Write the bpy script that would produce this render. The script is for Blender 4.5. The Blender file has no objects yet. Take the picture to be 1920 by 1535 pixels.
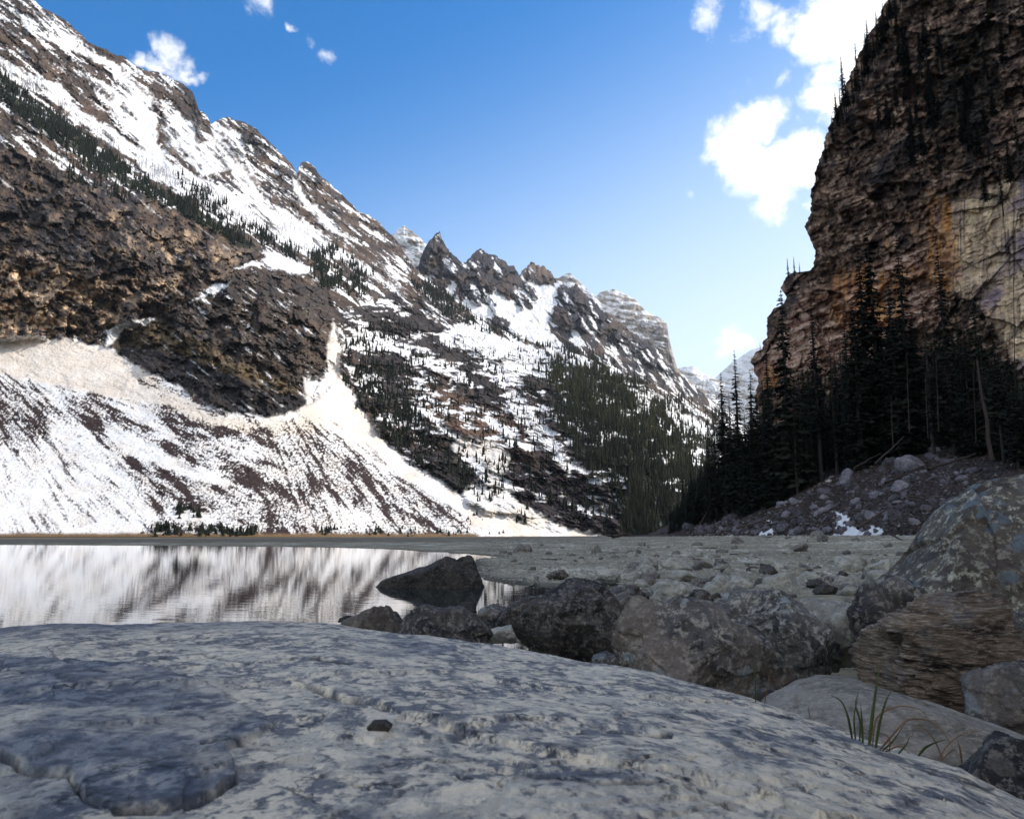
import bpy, math, numpy as np, random
from mathutils import Vector, Matrix
# ------------------------------------------------------------------ camera, sky, sun, exposure
SC = bpy.context.scene
COL = SC.collection
F = 1507.0; H = 1.2; W0, H0 = 1920.0, 1535.0
PITCH = math.atan(235.5 / F)
cam_d = bpy.data.cameras.new("camera"); cam = bpy.data.objects.new("camera", cam_d); COL.objects.link(cam)
cam.location = (0, 0, H); cam.rotation_euler = (math.pi / 2 + PITCH, 0, 0)
cam_d.sensor_width = 36; cam_d.lens = 36 * F / W0; cam_d.clip_start = 0.05; cam_d.clip_end = 60000
cam_d.dof.use_dof = True; cam_d.dof.focus_distance = 9.0; cam_d.dof.aperture_fstop = 14.0
SC.camera = cam
SUN_AZ, SUN_EL = math.radians(76), math.radians(40)      # azimuth to the right of the view direction (+Y)
sun_dir = Vector((math.sin(SUN_AZ) * math.cos(SUN_EL), math.cos(SUN_AZ) * math.cos(SUN_EL), math.sin(SUN_EL)))
sd_ = bpy.data.lights.new("sun", 'SUN'); sd_.energy = 3.0; sd_.angle = math.radians(0.5); sd_.color = (1.0, 0.9, 0.77)
sun = bpy.data.objects.new("sun", sd_); COL.objects.link(sun); sun.rotation_euler = sun_dir.to_track_quat('Z', 'Y').to_euler()
SC.view_settings.view_transform = 'Standard'; SC.view_settings.look = 'None'; SC.view_settings.gamma = 1
SC.view_settings.exposure = 0.6
SC.cycles.max_bounces = 6; SC.cycles.diffuse_bounces = 3; SC.cycles.volume_bounces = 1
SC.cycles.caustics_reflective = False; SC.cycles.caustics_refractive = False

def ray(px, py):
    a = (np.asarray(px, float) - 960) / F; b = (767.5 - np.asarray(py, float)) / F
    return a, math.cos(PITCH) - b * math.sin(PITCH), math.sin(PITCH) + b * math.cos(PITCH)
def P(px, py, D):
    x, y, z = ray(px, py); k = D / y
    return np.stack([x * k, y * k, H + z * k], -1)
def onz(px, py, z=0.0):
    x, y, w = ray(px, py); k = (z - H) / w
    return x * k, y * k
def cdir(px, py):
    x, y, z = ray(px, py); v = Vector((float(x), float(y), float(z))); v.normalize(); return v

# node helpers
def N(nt, t, **kw):
    n = nt.nodes.new(t)
    for k, v in kw.items():
        if k.startswith('i_'):
            n.inputs[k[2:].replace('_', ' ')].default_value = v
        else: setattr(n, k, v)
    return n
def LK(nt, a, b): nt.links.new(a, b)
def math_n(nt, op, a, b=None, c=None, clamp=False):
    n = nt.nodes.new('ShaderNodeMath'); n.operation = op; n.use_clamp = clamp
    for i, v in enumerate((a, b, c)):
        if v is None: continue
        if isinstance(v, (int, float)): n.inputs[i].default_value = v
        else: nt.links.new(v, n.inputs[i])
    return n.outputs[0]
def mixc(nt, f, a, b, blend='MIX'):
    n = nt.nodes.new('ShaderNodeMix'); n.data_type = 'RGBA'; n.blend_type = blend
    for i, v in ((0, f), (6, a), (7, b)):
        if isinstance(v, (int, float)): n.inputs[i].default_value = v
        elif isinstance(v, tuple): n.inputs[i].default_value = (*v[:3], 1)
        else: nt.links.new(v, n.inputs[i])
    return n.outputs[2]
def ramp(nt, fac, stops):
    n = nt.nodes.new('ShaderNodeValToRGB'); cr = n.color_ramp
    while len(cr.elements) < len(stops): cr.elements.new(0.5)
    for e, (p, c) in zip(cr.elements, stops):
        e.position = p; e.color = (c, c, c, 1) if isinstance(c, (int, float)) else (*c, 1)
    nt.links.new(fac, n.inputs[0]); return n.outputs[0]
def noise(nt, vec, scale, detail=6, rough=0.6, lac=2.0, dist=0.0, out=0):
    n = nt.nodes.new('ShaderNodeTexNoise'); n.inputs['Scale'].default_value = scale; n.inputs['Detail'].default_value = detail
    n.inputs['Roughness'].default_value = rough; n.inputs['Lacunarity'].default_value = lac; n.inputs['Distortion'].default_value = dist
    nt.links.new(vec, n.inputs['Vector']); return n.outputs[out]

# ---- world: physical sky with clouds placed by direction
w = bpy.data.worlds.new("World"); SC.world = w; w.use_nodes = True; nt = w.node_tree
bg = nt.nodes['Background']; bg.inputs['Strength'].default_value = 0.15
sky = N(nt, 'ShaderNodeTexSky', sky_type='NISHITA', sun_disc=False)
sky.sun_elevation = SUN_EL; sky.sun_rotation = SUN_AZ; sky.altitude = 1700; sky.air_density = 1.0; sky.dust_density = 1.0; sky.ozone_density = 1.5
hs = N(nt, 'ShaderNodeHueSaturation'); hs.inputs['Saturation'].default_value = 1.5; hs.inputs['Value'].default_value = 1.0
LK(nt, sky.outputs[0], hs.inputs['Color'])
tc = N(nt, 'ShaderNodeTexCoord'); V = tc.outputs['Generated']
wn = noise(nt, V, 7.0, 5, 0.6, out=1)
vs = N(nt, 'ShaderNodeVectorMath', operation='SUBTRACT'); LK(nt, wn, vs.inputs[0]); vs.inputs[1].default_value = (0.5, 0.5, 0.5)
vm = N(nt, 'ShaderNodeVectorMath', operation='SCALE'); LK(nt, vs.outputs[0], vm.inputs[0]); vm.inputs['Scale'].default_value = 0.10
va = N(nt, 'ShaderNodeVectorMath', operation='ADD'); LK(nt, V, va.inputs[0]); LK(nt, vm.outputs[0], va.inputs[1])
CL = [  # px, py, radius px, strength
    (1375, 260, 62, 1.0), (1440, 225, 52, .95), (1400, 320, 60, 1.05), (1470, 330, 62, 1.1), (1440, 385, 52, 1.0), (1510, 300, 48, 1.0), (1375, 350, 34, .7),
    (1510, 400, 26, .7), (1440, 170, 26, .45), (1358, 170, 22, .42), (1290, 355, 22, .6), (1325, 305, 20, .5),
    (1570, 30, 85, 1.15), (1600, 110, 60, 1.1), (1640, 30, 80, 1.2), (1660, 60, 60, 1.1), (1470, 25, 50, .75), (1400, 40, 36, .6), (1315, 10, 46, .7), (1518, 95, 16, .55), (1420, 5, 40, .75),
    (325, 88, 40, .95), (298, 106, 34, .9), (265, 100, 26, .8), (350, 106, 32, .9), (378, 130, 26, .85), (1550, 190, 50, .9), (1480, 140, 24, .6), (1545, 140, 40, .9), (1345, 210, 24, .6), (1410, 150, 20, .55), (540, 60, 16, .75), (585, 88, 26, .62), (615, 130, 28, .75), (655, 152, 20, .6), (475, 12, 40, .62),
    (1355, 640, 34, .85), (1395, 634, 34, .85), (640, 355, 26, .35), (1265, 400, 14, .3), (1465, 135, 20, .35), (705, 275, 14, .2)]
CL = [(cdir(a, b), r / (1 + ((a - 960) ** 2 + (b - 767) ** 2) / F ** 2) ** .5, st_) for a, b, r, st_ in CL]
CL += [(Vector(v).normalized(), r, st_) for v, r, st_ in [((-.5, -.6, .6), 620, 1.0), ((.3, -.9, .35), 560, 1.0), ((-.95, -.25, .45), 620, 1.2), ((0, -.45, .9), 800, 1.2), ((.7, -.5, .5), 420, 1.0)]]   # unseen cloud banks added behind and above the viewer as neutral fill light
acc = None
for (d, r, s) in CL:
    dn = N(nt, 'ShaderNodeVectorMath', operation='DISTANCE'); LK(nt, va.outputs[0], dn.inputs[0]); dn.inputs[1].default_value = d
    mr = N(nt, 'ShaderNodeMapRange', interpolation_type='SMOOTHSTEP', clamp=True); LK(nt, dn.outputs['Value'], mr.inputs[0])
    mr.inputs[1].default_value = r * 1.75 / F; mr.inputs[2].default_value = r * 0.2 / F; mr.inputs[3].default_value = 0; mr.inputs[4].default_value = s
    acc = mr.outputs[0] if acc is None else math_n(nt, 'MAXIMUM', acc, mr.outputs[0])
fine = noise(nt, V, 26.0, 8, 0.62, dist=0.3)
big = noise(nt, V, 9.0, 3, 0.5)
fsum = math_n(nt, 'ADD', math_n(nt, 'MULTIPLY', fine, 1.5), math_n(nt, 'MULTIPLY', big, 0.4))
den = math_n(nt, 'ADD', acc, math_n(nt, 'SUBTRACT', fsum, 1.38))
mr = N(nt, 'ShaderNodeMapRange', interpolation_type='SMOOTHSTEP', clamp=True); LK(nt, den, mr.inputs[0])
mr.inputs[1].default_value = 0.0; mr.inputs[2].default_value = 0.75
cm = math_n(nt, 'MULTIPLY', mr.outputs[0], math_n(nt, 'GREATER_THAN', acc, 0.001))
cm = math_n(nt, 'MULTIPLY', mr.outputs[0], math_n(nt, 'MULTIPLY', acc, 3.0, clamp=True))
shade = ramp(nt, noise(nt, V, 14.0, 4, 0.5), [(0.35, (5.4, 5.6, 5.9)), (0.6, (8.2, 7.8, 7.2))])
sx = N(nt, 'ShaderNodeSeparateXYZ'); LK(nt, V, sx.inputs[0])
mz = N(nt, 'ShaderNodeMapRange', interpolation_type='SMOOTHERSTEP', clamp=True); LK(nt, math_n(nt, 'SUBTRACT', sx.outputs[2], math_n(nt, 'MULTIPLY', sx.outputs[0], .38)), mz.inputs[0]); mz.inputs[1].default_value = .68; mz.inputs[2].default_value = -.06; mz.inputs[3].default_value = 0; mz.inputs[4].default_value = .95
skyc = mixc(nt, mz.outputs[0], hs.outputs[0], (4.2, 4.9, 5.7))
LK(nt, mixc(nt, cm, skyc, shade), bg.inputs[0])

# ------------------------------------------------------------------ numeric helpers
rng = np.random.default_rng(7); random.seed(7)
_perm = rng.permutation(256).astype(np.int32); _perm = np.concatenate([_perm, _perm, _perm])
_g = rng.normal(size=(256, 3)).astype(np.float32); _g /= np.linalg.norm(_g, axis=1)[:, None]
def perlin(x, y, z=0.0):
    x, y, z = np.broadcast_arrays(np.asarray(x, np.float32), np.asarray(y, np.float32), np.asarray(z, np.float32))
    fx, fy, fz = np.floor(x), np.floor(y), np.floor(z)
    X, Y, Z = (fx.astype(np.int32) & 255), (fy.astype(np.int32) & 255), (fz.astype(np.int32) & 255)
    x, y, z = x - fx, y - fy, z - fz
    u, v, w_ = x * x * x * (x * (x * 6 - 15) + 10), y * y * y * (y * (y * 6 - 15) + 10), z * z * z * (z * (z * 6 - 15) + 10)
    def g(i, j, k):
        h = _perm[_perm[_perm[(X + i) & 255] + ((Y + j) & 255)] + ((Z + k) & 255)]
        G = _g[h]; return G[..., 0] * (x - i) + G[..., 1] * (y - j) + G[..., 2] * (z - k)
    a = g(0, 0, 0); a = a + u * (g(1, 0, 0) - a); b = g(0, 1, 0); b = b + u * (g(1, 1, 0) - b); a = a + v * (b - a)
    if np.any(z):
        c = g(0, 0, 1); c = c + u * (g(1, 0, 1) - c); d = g(0, 1, 1); d = d + u * (g(1, 1, 1) - d); c = c + v * (d - c)
        a = a + w_ * (c - a)
    return a * 1.5
def fbm(x, y, z=0.0, oct=5, gain=0.5, ridged=False, lac=2.03):
    s = 0; a = 1; n = 0; f = 1.0
    for o in range(oct):
        p = perlin(x * f + 17.3 * o, y * f - 9.1 * o, (z * f + 3.7 * o) if not (np.isscalar(z) and z == 0.0) else 0.0)
        if ridged: p = 1 - 2 * np.abs(p)
        s = s + a * p; n += a; a *= gain; f *= lac
    return s / n
_h = np.random.default_rng(99).random((4096, 6)).astype(np.float32)
def facet(x, y, z=None, seed=0, tilt=1.2):
    """broken-rock relief: every cell is a flat tilted face. returns height (about -1..1), edge distance, cell random"""
    x = np.asarray(x, np.float32) + seed * 7.3; y = np.asarray(y, np.float32) - seed * 3.1; d3 = z is not None
    fx, fy = np.floor(x), np.floor(y); fz = np.floor(z) if d3 else 0
    b1 = np.full(x.shape, 9., np.float32); b2 = b1.copy(); hh = np.zeros(x.shape, np.float32); rr_ = hh.copy()
    for i in (-1, 0, 1):
        for j in (-1, 0, 1):
            for k in ((-1, 0, 1) if d3 else (0,)):
                cx, cy = fx + i, fy + j; idx = (cx * 73.0 + cy * 1597.0 + (fz + k) * 331.0 + seed * 17).astype(np.int64) & 4095; idx = (idx * 2654435 + 977) & 4095; q = _h[idx]
                dx, dy = x - cx - q[..., 0], y - cy - q[..., 1]; d = dx * dx + dy * dy; t = (q[..., 3] - .5) * dx + (q[..., 4] - .5) * dy
                if d3: dz = z - fz - k - q[..., 5]; d = d + dz * dz; t = t + (q[..., 2] - .5) * dz
                n = d < b1; b2 = np.where(n, b1, np.minimum(b2, d)); b1 = np.where(n, d, b1); hh = np.where(n, (q[..., 2] - .5) * 1.2 + t * tilt * 2, hh); rr_ = np.where(n, q[..., 5], rr_)
    return hh, np.sqrt(b2) - np.sqrt(b1), rr_
def ss(a, b, x):
    t = np.clip((x - a) / (b - a), 0, 1); return t * t * (3 - 2 * t)
def polysd(poly, x, y, margin=60):
    """signed distance, positive inside"""
    p = np.asarray(poly, float); out = np.full(x.shape, -1e3)
    m = (x > p[:, 0].min() - margin) & (x < p[:, 0].max() + margin) & (y > p[:, 1].min() - margin) & (y < p[:, 1].max() + margin)
    if not m.any(): return out
    X, Y = x[m], y[m]; d = np.full(X.shape, 1e9); ins = np.zeros(X.shape, bool)
    for i in range(len(p)):
        ax, ay = p[i]; bx, by = p[(i + 1) % len(p)]
        ex, ey = bx - ax, by - ay; L = ex * ex + ey * ey + 1e-9
        t = np.clip(((X - ax) * ex + (Y - ay) * ey) / L, 0, 1)
        d = np.minimum(d, (X - ax - t * ex) ** 2 + (Y - ay - t * ey) ** 2)
        c = ((ay > Y) != (by > Y)); xi = ax + (Y - ay) * ex / (ey if abs(ey) > 1e-9 else 1e-9)
        ins ^= c & (X < xi)
    out[m] = np.where(ins, 1, -1) * np.sqrt(d); return out
def rbf(pts):
    A = np.array(pts, float); X = A[:, :2] / 500; v = np.log(A[:, 2]); n = len(A)
    def phi(r): return r * r * np.log(r + 1e-9)
    d = np.linalg.norm(X[:, None] - X[None], axis=-1)
    M = np.zeros((n + 3, n + 3)); M[:n, :n] = phi(d) + 0.02 * np.eye(n); M[:n, n] = 1; M[:n, n + 1:] = X; M[n, :n] = 1; M[n + 1:, :n] = X.T
    c = np.linalg.solve(M, np.concatenate([v, [0, 0, 0]]))
    def f(x, y):
        x, y = np.asarray(x, float) / 500, np.asarray(y, float) / 500; s = c[n] + c[n + 1] * x + c[n + 2] * y
        for i in range(n): s = s + c[i] * phi(np.hypot(x - X[i, 0], y - X[i, 1]))
        return np.exp(s)
    return f
def link(o, parent=None):
    COL.objects.link(o)
    if parent: o.parent = parent
    return o
def tag(o, label=None, cat=None, group=None, kind=None):
    if label: o['label'] = label
    if cat: o['category'] = cat
    if group: o['group'] = group
    if kind: o['kind'] = kind
    return o
def raw_mesh(name, V_, faces, mat=None, col=None, smooth=True):
    """faces: (n,3) or (n,4) array"""
    me = bpy.data.meshes.new(name); V_ = np.asarray(V_, np.float32); faces = np.asarray(faces, np.int32); k = faces.shape[1]
    me.vertices.add(len(V_)); me.vertices.foreach_set('co', V_.ravel())
    me.loops.add(faces.size); me.loops.foreach_set('vertex_index', faces.ravel())
    me.polygons.add(len(faces)); me.polygons.foreach_set('loop_start', np.arange(0, faces.size, k, dtype=np.int32))
    me.polygons.foreach_set('use_smooth', np.full(len(faces), smooth)); me.update(calc_edges=True)
    if col is not None:
        a = me.color_attributes.new('col', 'FLOAT_COLOR', 'POINT'); c = np.ones((len(V_), 4), np.float32); c[:, :3] = col; a.data.foreach_set('color', c.ravel())
    if mat: me.materials.append(mat)
    return me
def grid_faces(nr, nc, flip=False):
    i = np.arange(nr * nc).reshape(nr, nc)
    q = np.stack([i[:-1, :-1], i[:-1, 1:], i[1:, 1:], i[1:, :-1]], -1).reshape(-1, 4)
    return q[:, ::-1] if flip else q
def lerp3(a, b, t): return a + (b - a) * t[..., None]
C_ = lambda *v: np.array(v, float)

# ------------------------------------------------------------------ materials
def mat_attr(name, bump=0.6, scales=(0.05, 0.4), rough=0.9, var=0.25, dist=1.0):
    m = bpy.data.materials.new(name); m.use_nodes = True; nt = m.node_tree; b = nt.nodes['Principled BSDF']
    at = N(nt, 'ShaderNodeAttribute', attribute_name='col'); tc = N(nt, 'ShaderNodeTexCoord'); O = tc.outputs['Object']
    n1 = noise(nt, O, scales[0], 8, 0.65); n2 = noise(nt, O, scales[1], 5, 0.6)
    f = math_n(nt, 'ADD', math_n(nt, 'MULTIPLY', math_n(nt, 'SUBTRACT', n1, 0.5), var * 3), 1.0)
    hsv = N(nt, 'ShaderNodeHueSaturation'); LK(nt, at.outputs['Color'], hsv.inputs['Color']); LK(nt, f, hsv.inputs['Value'])
    LK(nt, hsv.outputs[0], b.inputs['Base Color']); b.inputs['Roughness'].default_value = rough; b.inputs['Specular IOR Level'].default_value = 0.25
    bp = N(nt, 'ShaderNodeBump'); bp.inputs['Strength'].default_value = bump; bp.inputs['Distance'].default_value = dist
    LK(nt, math_n(nt, 'ADD', n1, math_n(nt, 'MULTIPLY', n2, 0.4)), bp.inputs['Height']); LK(nt, bp.outputs[0], b.inputs['Normal'])
    return m
def mat_plain(name, col, rough=0.9, var=0.3, scale=3.0, col2=None):
    m = bpy.data.materials.new(name); m.use_nodes = True; nt = m.node_tree; b = nt.nodes['Principled BSDF']
    tc = N(nt, 'ShaderNodeTexCoord'); n1 = noise(nt, tc.outputs['Object'], scale, 4, 0.6)
    oi = N(nt, 'ShaderNodeObjectInfo'); c2 = col2 or tuple(c * (1 - var) for c in col)
    c = mixc(nt, ramp(nt, n1, [(0.35, 0.0), (0.65, 1.0)]), c2, col)
    hsv = N(nt, 'ShaderNodeHueSaturation'); LK(nt, c, hsv.inputs['Color'])
    LK(nt, math_n(nt, 'ADD', math_n(nt, 'MULTIPLY', oi.outputs['Random'], 0.5), 0.75), hsv.inputs['Value'])
    LK(nt, hsv.outputs[0], b.inputs['Base Color']); b.inputs['Roughness'].default_value = rough; b.inputs['Specular IOR Level'].default_value = 0.2
    return m
def mat_rock(name, dark, mid, light, scale=2.0, lichen=(0.20, 0.25, 0.27), lichen_amt=0.5, speck=0.5, strata=0.0, bump=0.5, tan=None, tan_amt=0.0):
    m = bpy.data.materials.new(name); m.use_nodes = True; nt = m.node_tree; b = nt.nodes['Principled BSDF']
    tc = N(nt, 'ShaderNodeTexCoord'); oi = N(nt, 'ShaderNodeObjectInfo')
    ad = N(nt, 'ShaderNodeVectorMath', operation='ADD'); LK(nt, tc.outputs['Object'], ad.inputs[0])
    cb = N(nt, 'ShaderNodeCombineXYZ'); r7 = math_n(nt, 'MULTIPLY', oi.outputs['Random'], 37.0); LK(nt, r7, cb.inputs[0]); LK(nt, r7, cb.inputs[2]); LK(nt, cb.outputs[0], ad.inputs[1])
    O = ad.outputs[0]
    if strata > 0:
        mp = N(nt, 'ShaderNodeMapping'); LK(nt, O, mp.inputs[0]); mp.inputs['Rotation'].default_value = (0.25, 0.35, 0.1); mp.inputs['Scale'].default_value = (1, 1, 1 + strata * 5); O2 = mp.outputs[0]
    else: O2 = O
    n1 = noise(nt, O2, scale * 1.3, 10, 0.74, dist=0.3); n2 = noise(nt, O2, scale * 8.5, 9, 0.74); n3 = noise(nt, O, scale * 1.4, 5, 0.55, dist=1.2); n4 = noise(nt, O, scale * 28, 4, 0.7)
    c = mixc(nt, ramp(nt, n1, [(0.41, 0.0), (0.56, 1.0)]), dark, mid)
    c = mixc(nt, ramp(nt, n2, [(0.51, 0.0), (0.59, speck)]), c, light)
    if tan: c = mixc(nt, math_n(nt, 'MULTIPLY', ramp(nt, noise(nt, O2, scale * 0.9, 7, 0.6), [(0.45, 0.0), (0.56, 1.0)]), tan_amt), c, tan)
    vo = N(nt, 'ShaderNodeTexVoronoi'); vo.inputs['Scale'].default_value = scale * 4.4
    wv = N(nt, 'ShaderNodeVectorMath', operation='ADD'); LK(nt, O, wv.inputs[0])
    sc_ = N(nt, 'ShaderNodeVectorMath', operation='SCALE'); LK(nt, noise(nt, O, scale * 7, 4, 0.6, out=1), sc_.inputs[0]); sc_.inputs['Scale'].default_value = 0.25 / scale; LK(nt, sc_.outputs[0], wv.inputs[1]); LK(nt, wv.outputs[0], vo.inputs['Vector'])
    lm = math_n(nt, 'MULTIPLY', ramp(nt, vo.outputs['Distance'], [(0.42, 1.0), (0.48, 0.0)]), ramp(nt, n3, [(0.52, 0.0), (0.56, lichen_amt)]))
    c = mixc(nt, lm, c, lichen)
    hsv = N(nt, 'ShaderNodeHueSaturation'); LK(nt, c, hsv.inputs['Color'])
    LK(nt, math_n(nt, 'MULTIPLY', math_n(nt, 'ADD', math_n(nt, 'MULTIPLY', n4, 0.9), 0.55), math_n(nt, 'ADD', math_n(nt, 'MULTIPLY', oi.outputs['Random'], 0.35), 1.0)), hsv.inputs['Value'])
    LK(nt, hsv.outputs[0], b.inputs['Base Color'])
    LK(nt, math_n(nt, 'ADD', math_n(nt, 'MULTIPLY', n2, 0.3), 0.6), b.inputs['Roughness']); b.inputs['Specular IOR Level'].default_value = 0.3
    bp = N(nt, 'ShaderNodeBump'); bp.inputs['Strength'].default_value = bump; bp.inputs['Distance'].default_value = 0.2 / scale
    hh = math_n(nt, 'ADD', math_n(nt, 'MULTIPLY', n1, 1.0), math_n(nt, 'MULTIPLY', n2, 0.55)); hh = math_n(nt, 'ADD', hh, math_n(nt, 'MULTIPLY', n4, 0.12))
    LK(nt, hh, bp.inputs['Height']); LK(nt, bp.outputs[0], b.inputs['Normal'])
    return m

# ------------------------------------------------------------------ mountains (relief surfaces traced at real distances)
def fan(x0, x1, dx, top, bot, ny, tpow=1.0, back=0.12):
    """grid of (px,py): columns px, rows from the silhouette down to the foot, plus 5 rows of back slope"""
    xs = np.arange(x0, x1 + dx, dx); t = np.linspace(0, 1, ny) ** tpow
    T = top(xs); B = bot(xs); py = T[None] + (B - T)[None] * t[:, None]; px = np.repeat(xs[None], ny, 0)
    return px, py
def build_fan(name, px, py, D, col, mat, backdrop=(0.04, 0.15, 0.4), label=None):
    V_ = P(px, py, D); rows = [V_]
    top = V_[0]
    for b in backdrop:               # back slope behind the crest
        q = top.copy(); q[:, 1] *= 1 + b; q[:, 0] *= 1 + b; q[:, 2] = H + (q[:, 2] - H) * (1 - b * 1.6); rows.insert(0, q[None])
    Vv = np.concatenate(rows, 0); k = len(backdrop); cc = np.concatenate([np.repeat(col[:1], k, 0), col], 0)
    me = raw_mesh(name, Vv.reshape(-1, 3), grid_faces(Vv.shape[0], Vv.shape[1], True), mat, cc.reshape(-1, 3))
    o = link(bpy.data.objects.new(name, me)); tag(o, kind='structure'); return o
def rot(px, py, ang):
    c, s = math.cos(math.radians(ang)), math.sin(math.radians(ang)); return px * c + py * s, -px * s + py * c
def cdf(n): return 1 / (1 + np.exp(-n / (n.std() + 1e-6) * 1.7))

SNOW = C_(0.81, 0.81, 0.81); CREAM = C_(0.74, 0.66, 0.57); BROWN = C_(0.092, 0.060, 0.042); GREY = C_(0.050, 0.046, 0.048); TAN = C_(0.36, 0.25, 0.16)
DARK = C_(0.030, 0.026, 0.026); BRUSH = C_(0.028, 0.016, 0.015); OLIVE = C_(0.10, 0.075, 0.035); GREEN = C_(0.022, 0.03, 0.013); PURP = C_(0.11, 0.085, 0.10)
ORNG = C_(0.34, 0.17, 0.07)

# ---- layer A : the long left-hand mountain
RIDGE = [(-700, -420), (-300, -200), (0, -42), (60, 0), (130, 45), (165, 78), (210, 100), (235, 112), (262, 125), (300, 140), (330, 152), (345, 160), (360, 172), (366, 188), (374, 208), (388, 218), (396, 232), (405, 225), (430, 222), (470, 231), (482, 240),
         (500, 262), (520, 282), (545, 305), (553, 320), (557, 330), (561, 312), (566, 304), (575, 304), (590, 314), (600, 330), (625, 350), (640, 362), (655, 380), (680, 400), (700, 408), (715, 425), (735, 440), (748, 455), (760, 475), (772, 495), (800, 522), (850, 560),
         (900, 596), (960, 628), (1010, 645), (1050, 655), (1110, 672), (1180, 700), (1240, 728), (1300, 752), (1350, 770), (1380, 800), (1410, 840), (1440, 900), (1470, 980), (1500, 1001)]
rx, ry = zip(*RIDGE)
def topA(x):
    b = np.interp(x, rx, ry); j = fbm(x / 22, 3.3, oct=5, gain=0.6) * 9 + fbm(x / 90, 8.1, oct=2) * 5
    return b + j * (ss(1060, 700, x) * 0.9 + .12)
DA = rbf([(-700, 1003, 380), (-700, 600, 650), (-700, 0, 1300), (0, 1003, 450), (300, 1003, 480), (600, 1003, 560), (900, 1003, 700), (1100, 1003, 850), (1200, 1003, 900), (1400, 1003, 950), (0, 640, 700), (210, 640, 730), (550, 775, 700), (0, 400, 860), (250, 420, 900), (480, 480, 1050),
          (300, 600, 780), (560, 540, 1000), (610, 650, 900), (640, 620, 960), (100, 0, 1850), (400, 230, 2000), (570, 305, 2150), (760, 480, 2400), (0, 170, 1250), (250, 320, 1400), (500, 440, 1500), (700, 500, 1800), (830, 560, 1950), (1000, 645, 1900),
          (700, 640, 1150), (850, 780, 1000), (750, 900, 760), (1000, 860, 950), (1060, 900, 930), (850, 640, 1500), (1000, 700, 1450), (1150, 700, 1500), (1150, 800, 1150), (1250, 850, 1100), (1200, 950, 930), (1350, 775, 2300), (1300, 800, 1650), (1450, 900, 1600)])
px, py = fan(-420, 1500, 1.5, topA, lambda x: np.full_like(x, 1006.0), 640, 1.0)
wx = px + fbm(px / 22, py / 22, oct=6, gain=.72) * 13; wy = py + fbm(px / 22 + 40, py / 22, oct=6, gain=.72) * 13
def M(poly, soft=5.0, x=None, y=None): return ss(-soft, soft, polysd(poly, wx if x is None else x, wy if y is None else y))
DD = DA(px, py)
# flow-aligned coordinates (fall line runs down to the right on the upper slope)
s40, t40 = rot(px, py, 38); s25, t25 = rot(px, py, 28); s10, t10 = rot(px, py, 10)
streak = fbm(s40 / 62, t40 / 10, oct=6, gain=.66); fleck = .75 * fbm(s10 / 38, t10 / 10, oct=6, gain=.62) + .7 * fbm(*[v / k for v, k in zip(rot(px, py, 24), (110, 42))], 3.3, oct=3); strata = fbm(s25 / 90, t25 / 9, oct=5, gain=.6)
blot = fbm(px / 60, py / 45, 5.5, oct=6, gain=.58); rid = fbm(px / 75, py / 75, 2.2, oct=6, gain=.55, ridged=True); crag = fbm(s40 / 60, t40 / 28, 9.2, oct=6, gain=.58, ridged=True)
_ax = np.where(px < 540, -160, 470) ; _ay = np.where(px < 540, 560, 660)
def _fan(ax, ay): return fbm(np.hypot(px - ax, py - ay) / 75, np.arctan2(py - ay, px - ax) * 30, 1.1, oct=7, gain=.66)
_bl = ss(440, 640, px); brushn = (1 - _bl) * _fan(-160, 560) + _bl * _fan(440, 640); brushf = fbm(px / 4.5, py / 4, 4.0, oct=3, gain=.8)
# region masks
lower = M([(-500, 640), (0, 636), (60, 628), (150, 640), (210, 652), (225, 668), (270, 692), (330, 722), (420, 772), (500, 780), (560, 770), (600, 745), (640, 700), (680, 770), (730, 840), (830, 905), (900, 960), (1050, 1000), (1180, 1010), (-500, 1010)], 4)
midm = M([(640, 590), (740, 545), (820, 610), (1040, 660), (1100, 700), (1170, 800), (1180, 900), (1160, 1010), (1000, 1010), (900, 960), (830, 905), (730, 840), (690, 780), (650, 700)], 6)
upper = ss(8, -8, wy - np.interp(wx, (-500, 0, 150, 350, 480, 560, 640, 740, 830, 1000, 1060, 1500), (60, 235, 330, 400, 450, 480, 520, 560, 600, 640, 640, 640)))
wall = M([(-500, 100), (0, 262), (150, 335), (330, 395), (470, 445), (492, 478), (440, 512), (370, 560), (300, 602), (232, 612), (130, 632), (40, 637), (-500, 640)], 5)
lobe = M([(300, 602), (370, 558), (440, 512), (490, 498), (590, 515), (622, 560), (628, 625), (600, 700), (572, 722), (560, 735), (420, 690), (300, 650), (215, 648), (235, 615)], 4)
band = M([(212, 652), (250, 655), (300, 662), (350, 672), (420, 700), (500, 735), (560, 742), (578, 756), (540, 772), (480, 780), (420, 772), (330, 722), (270, 692), (228, 668)], 4)
grassy = M([(232, 612), (300, 608), (380, 640), (450, 680), (560, 725), (560, 742), (480, 722), (400, 690), (330, 662), (240, 645)], 6)
chute = M([(626, 598), (640, 650), (634, 690), (655, 735), (690, 790), (735, 842), (800, 892), (850, 922), (900, 962), (1000, 998), (1110, 1002), (1110, 1010), (960, 1010), (890, 975), (800, 925), (740, 880), (690, 835), (640, 800), (590, 778), (540, 778), (575, 758), (568, 702), (600, 712), (618, 690), (612, 655)], 4)
cone2 = M([(915, 888), (945, 922), (1000, 958), (1060, 988), (1130, 1002), (1100, 1010), (900, 1010), (860, 950), (870, 915)], 4)
up2 = M([(850, 815), (920, 828), (958, 850), (945, 885), (915, 895), (905, 865), (850, 842)], 6)
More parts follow.
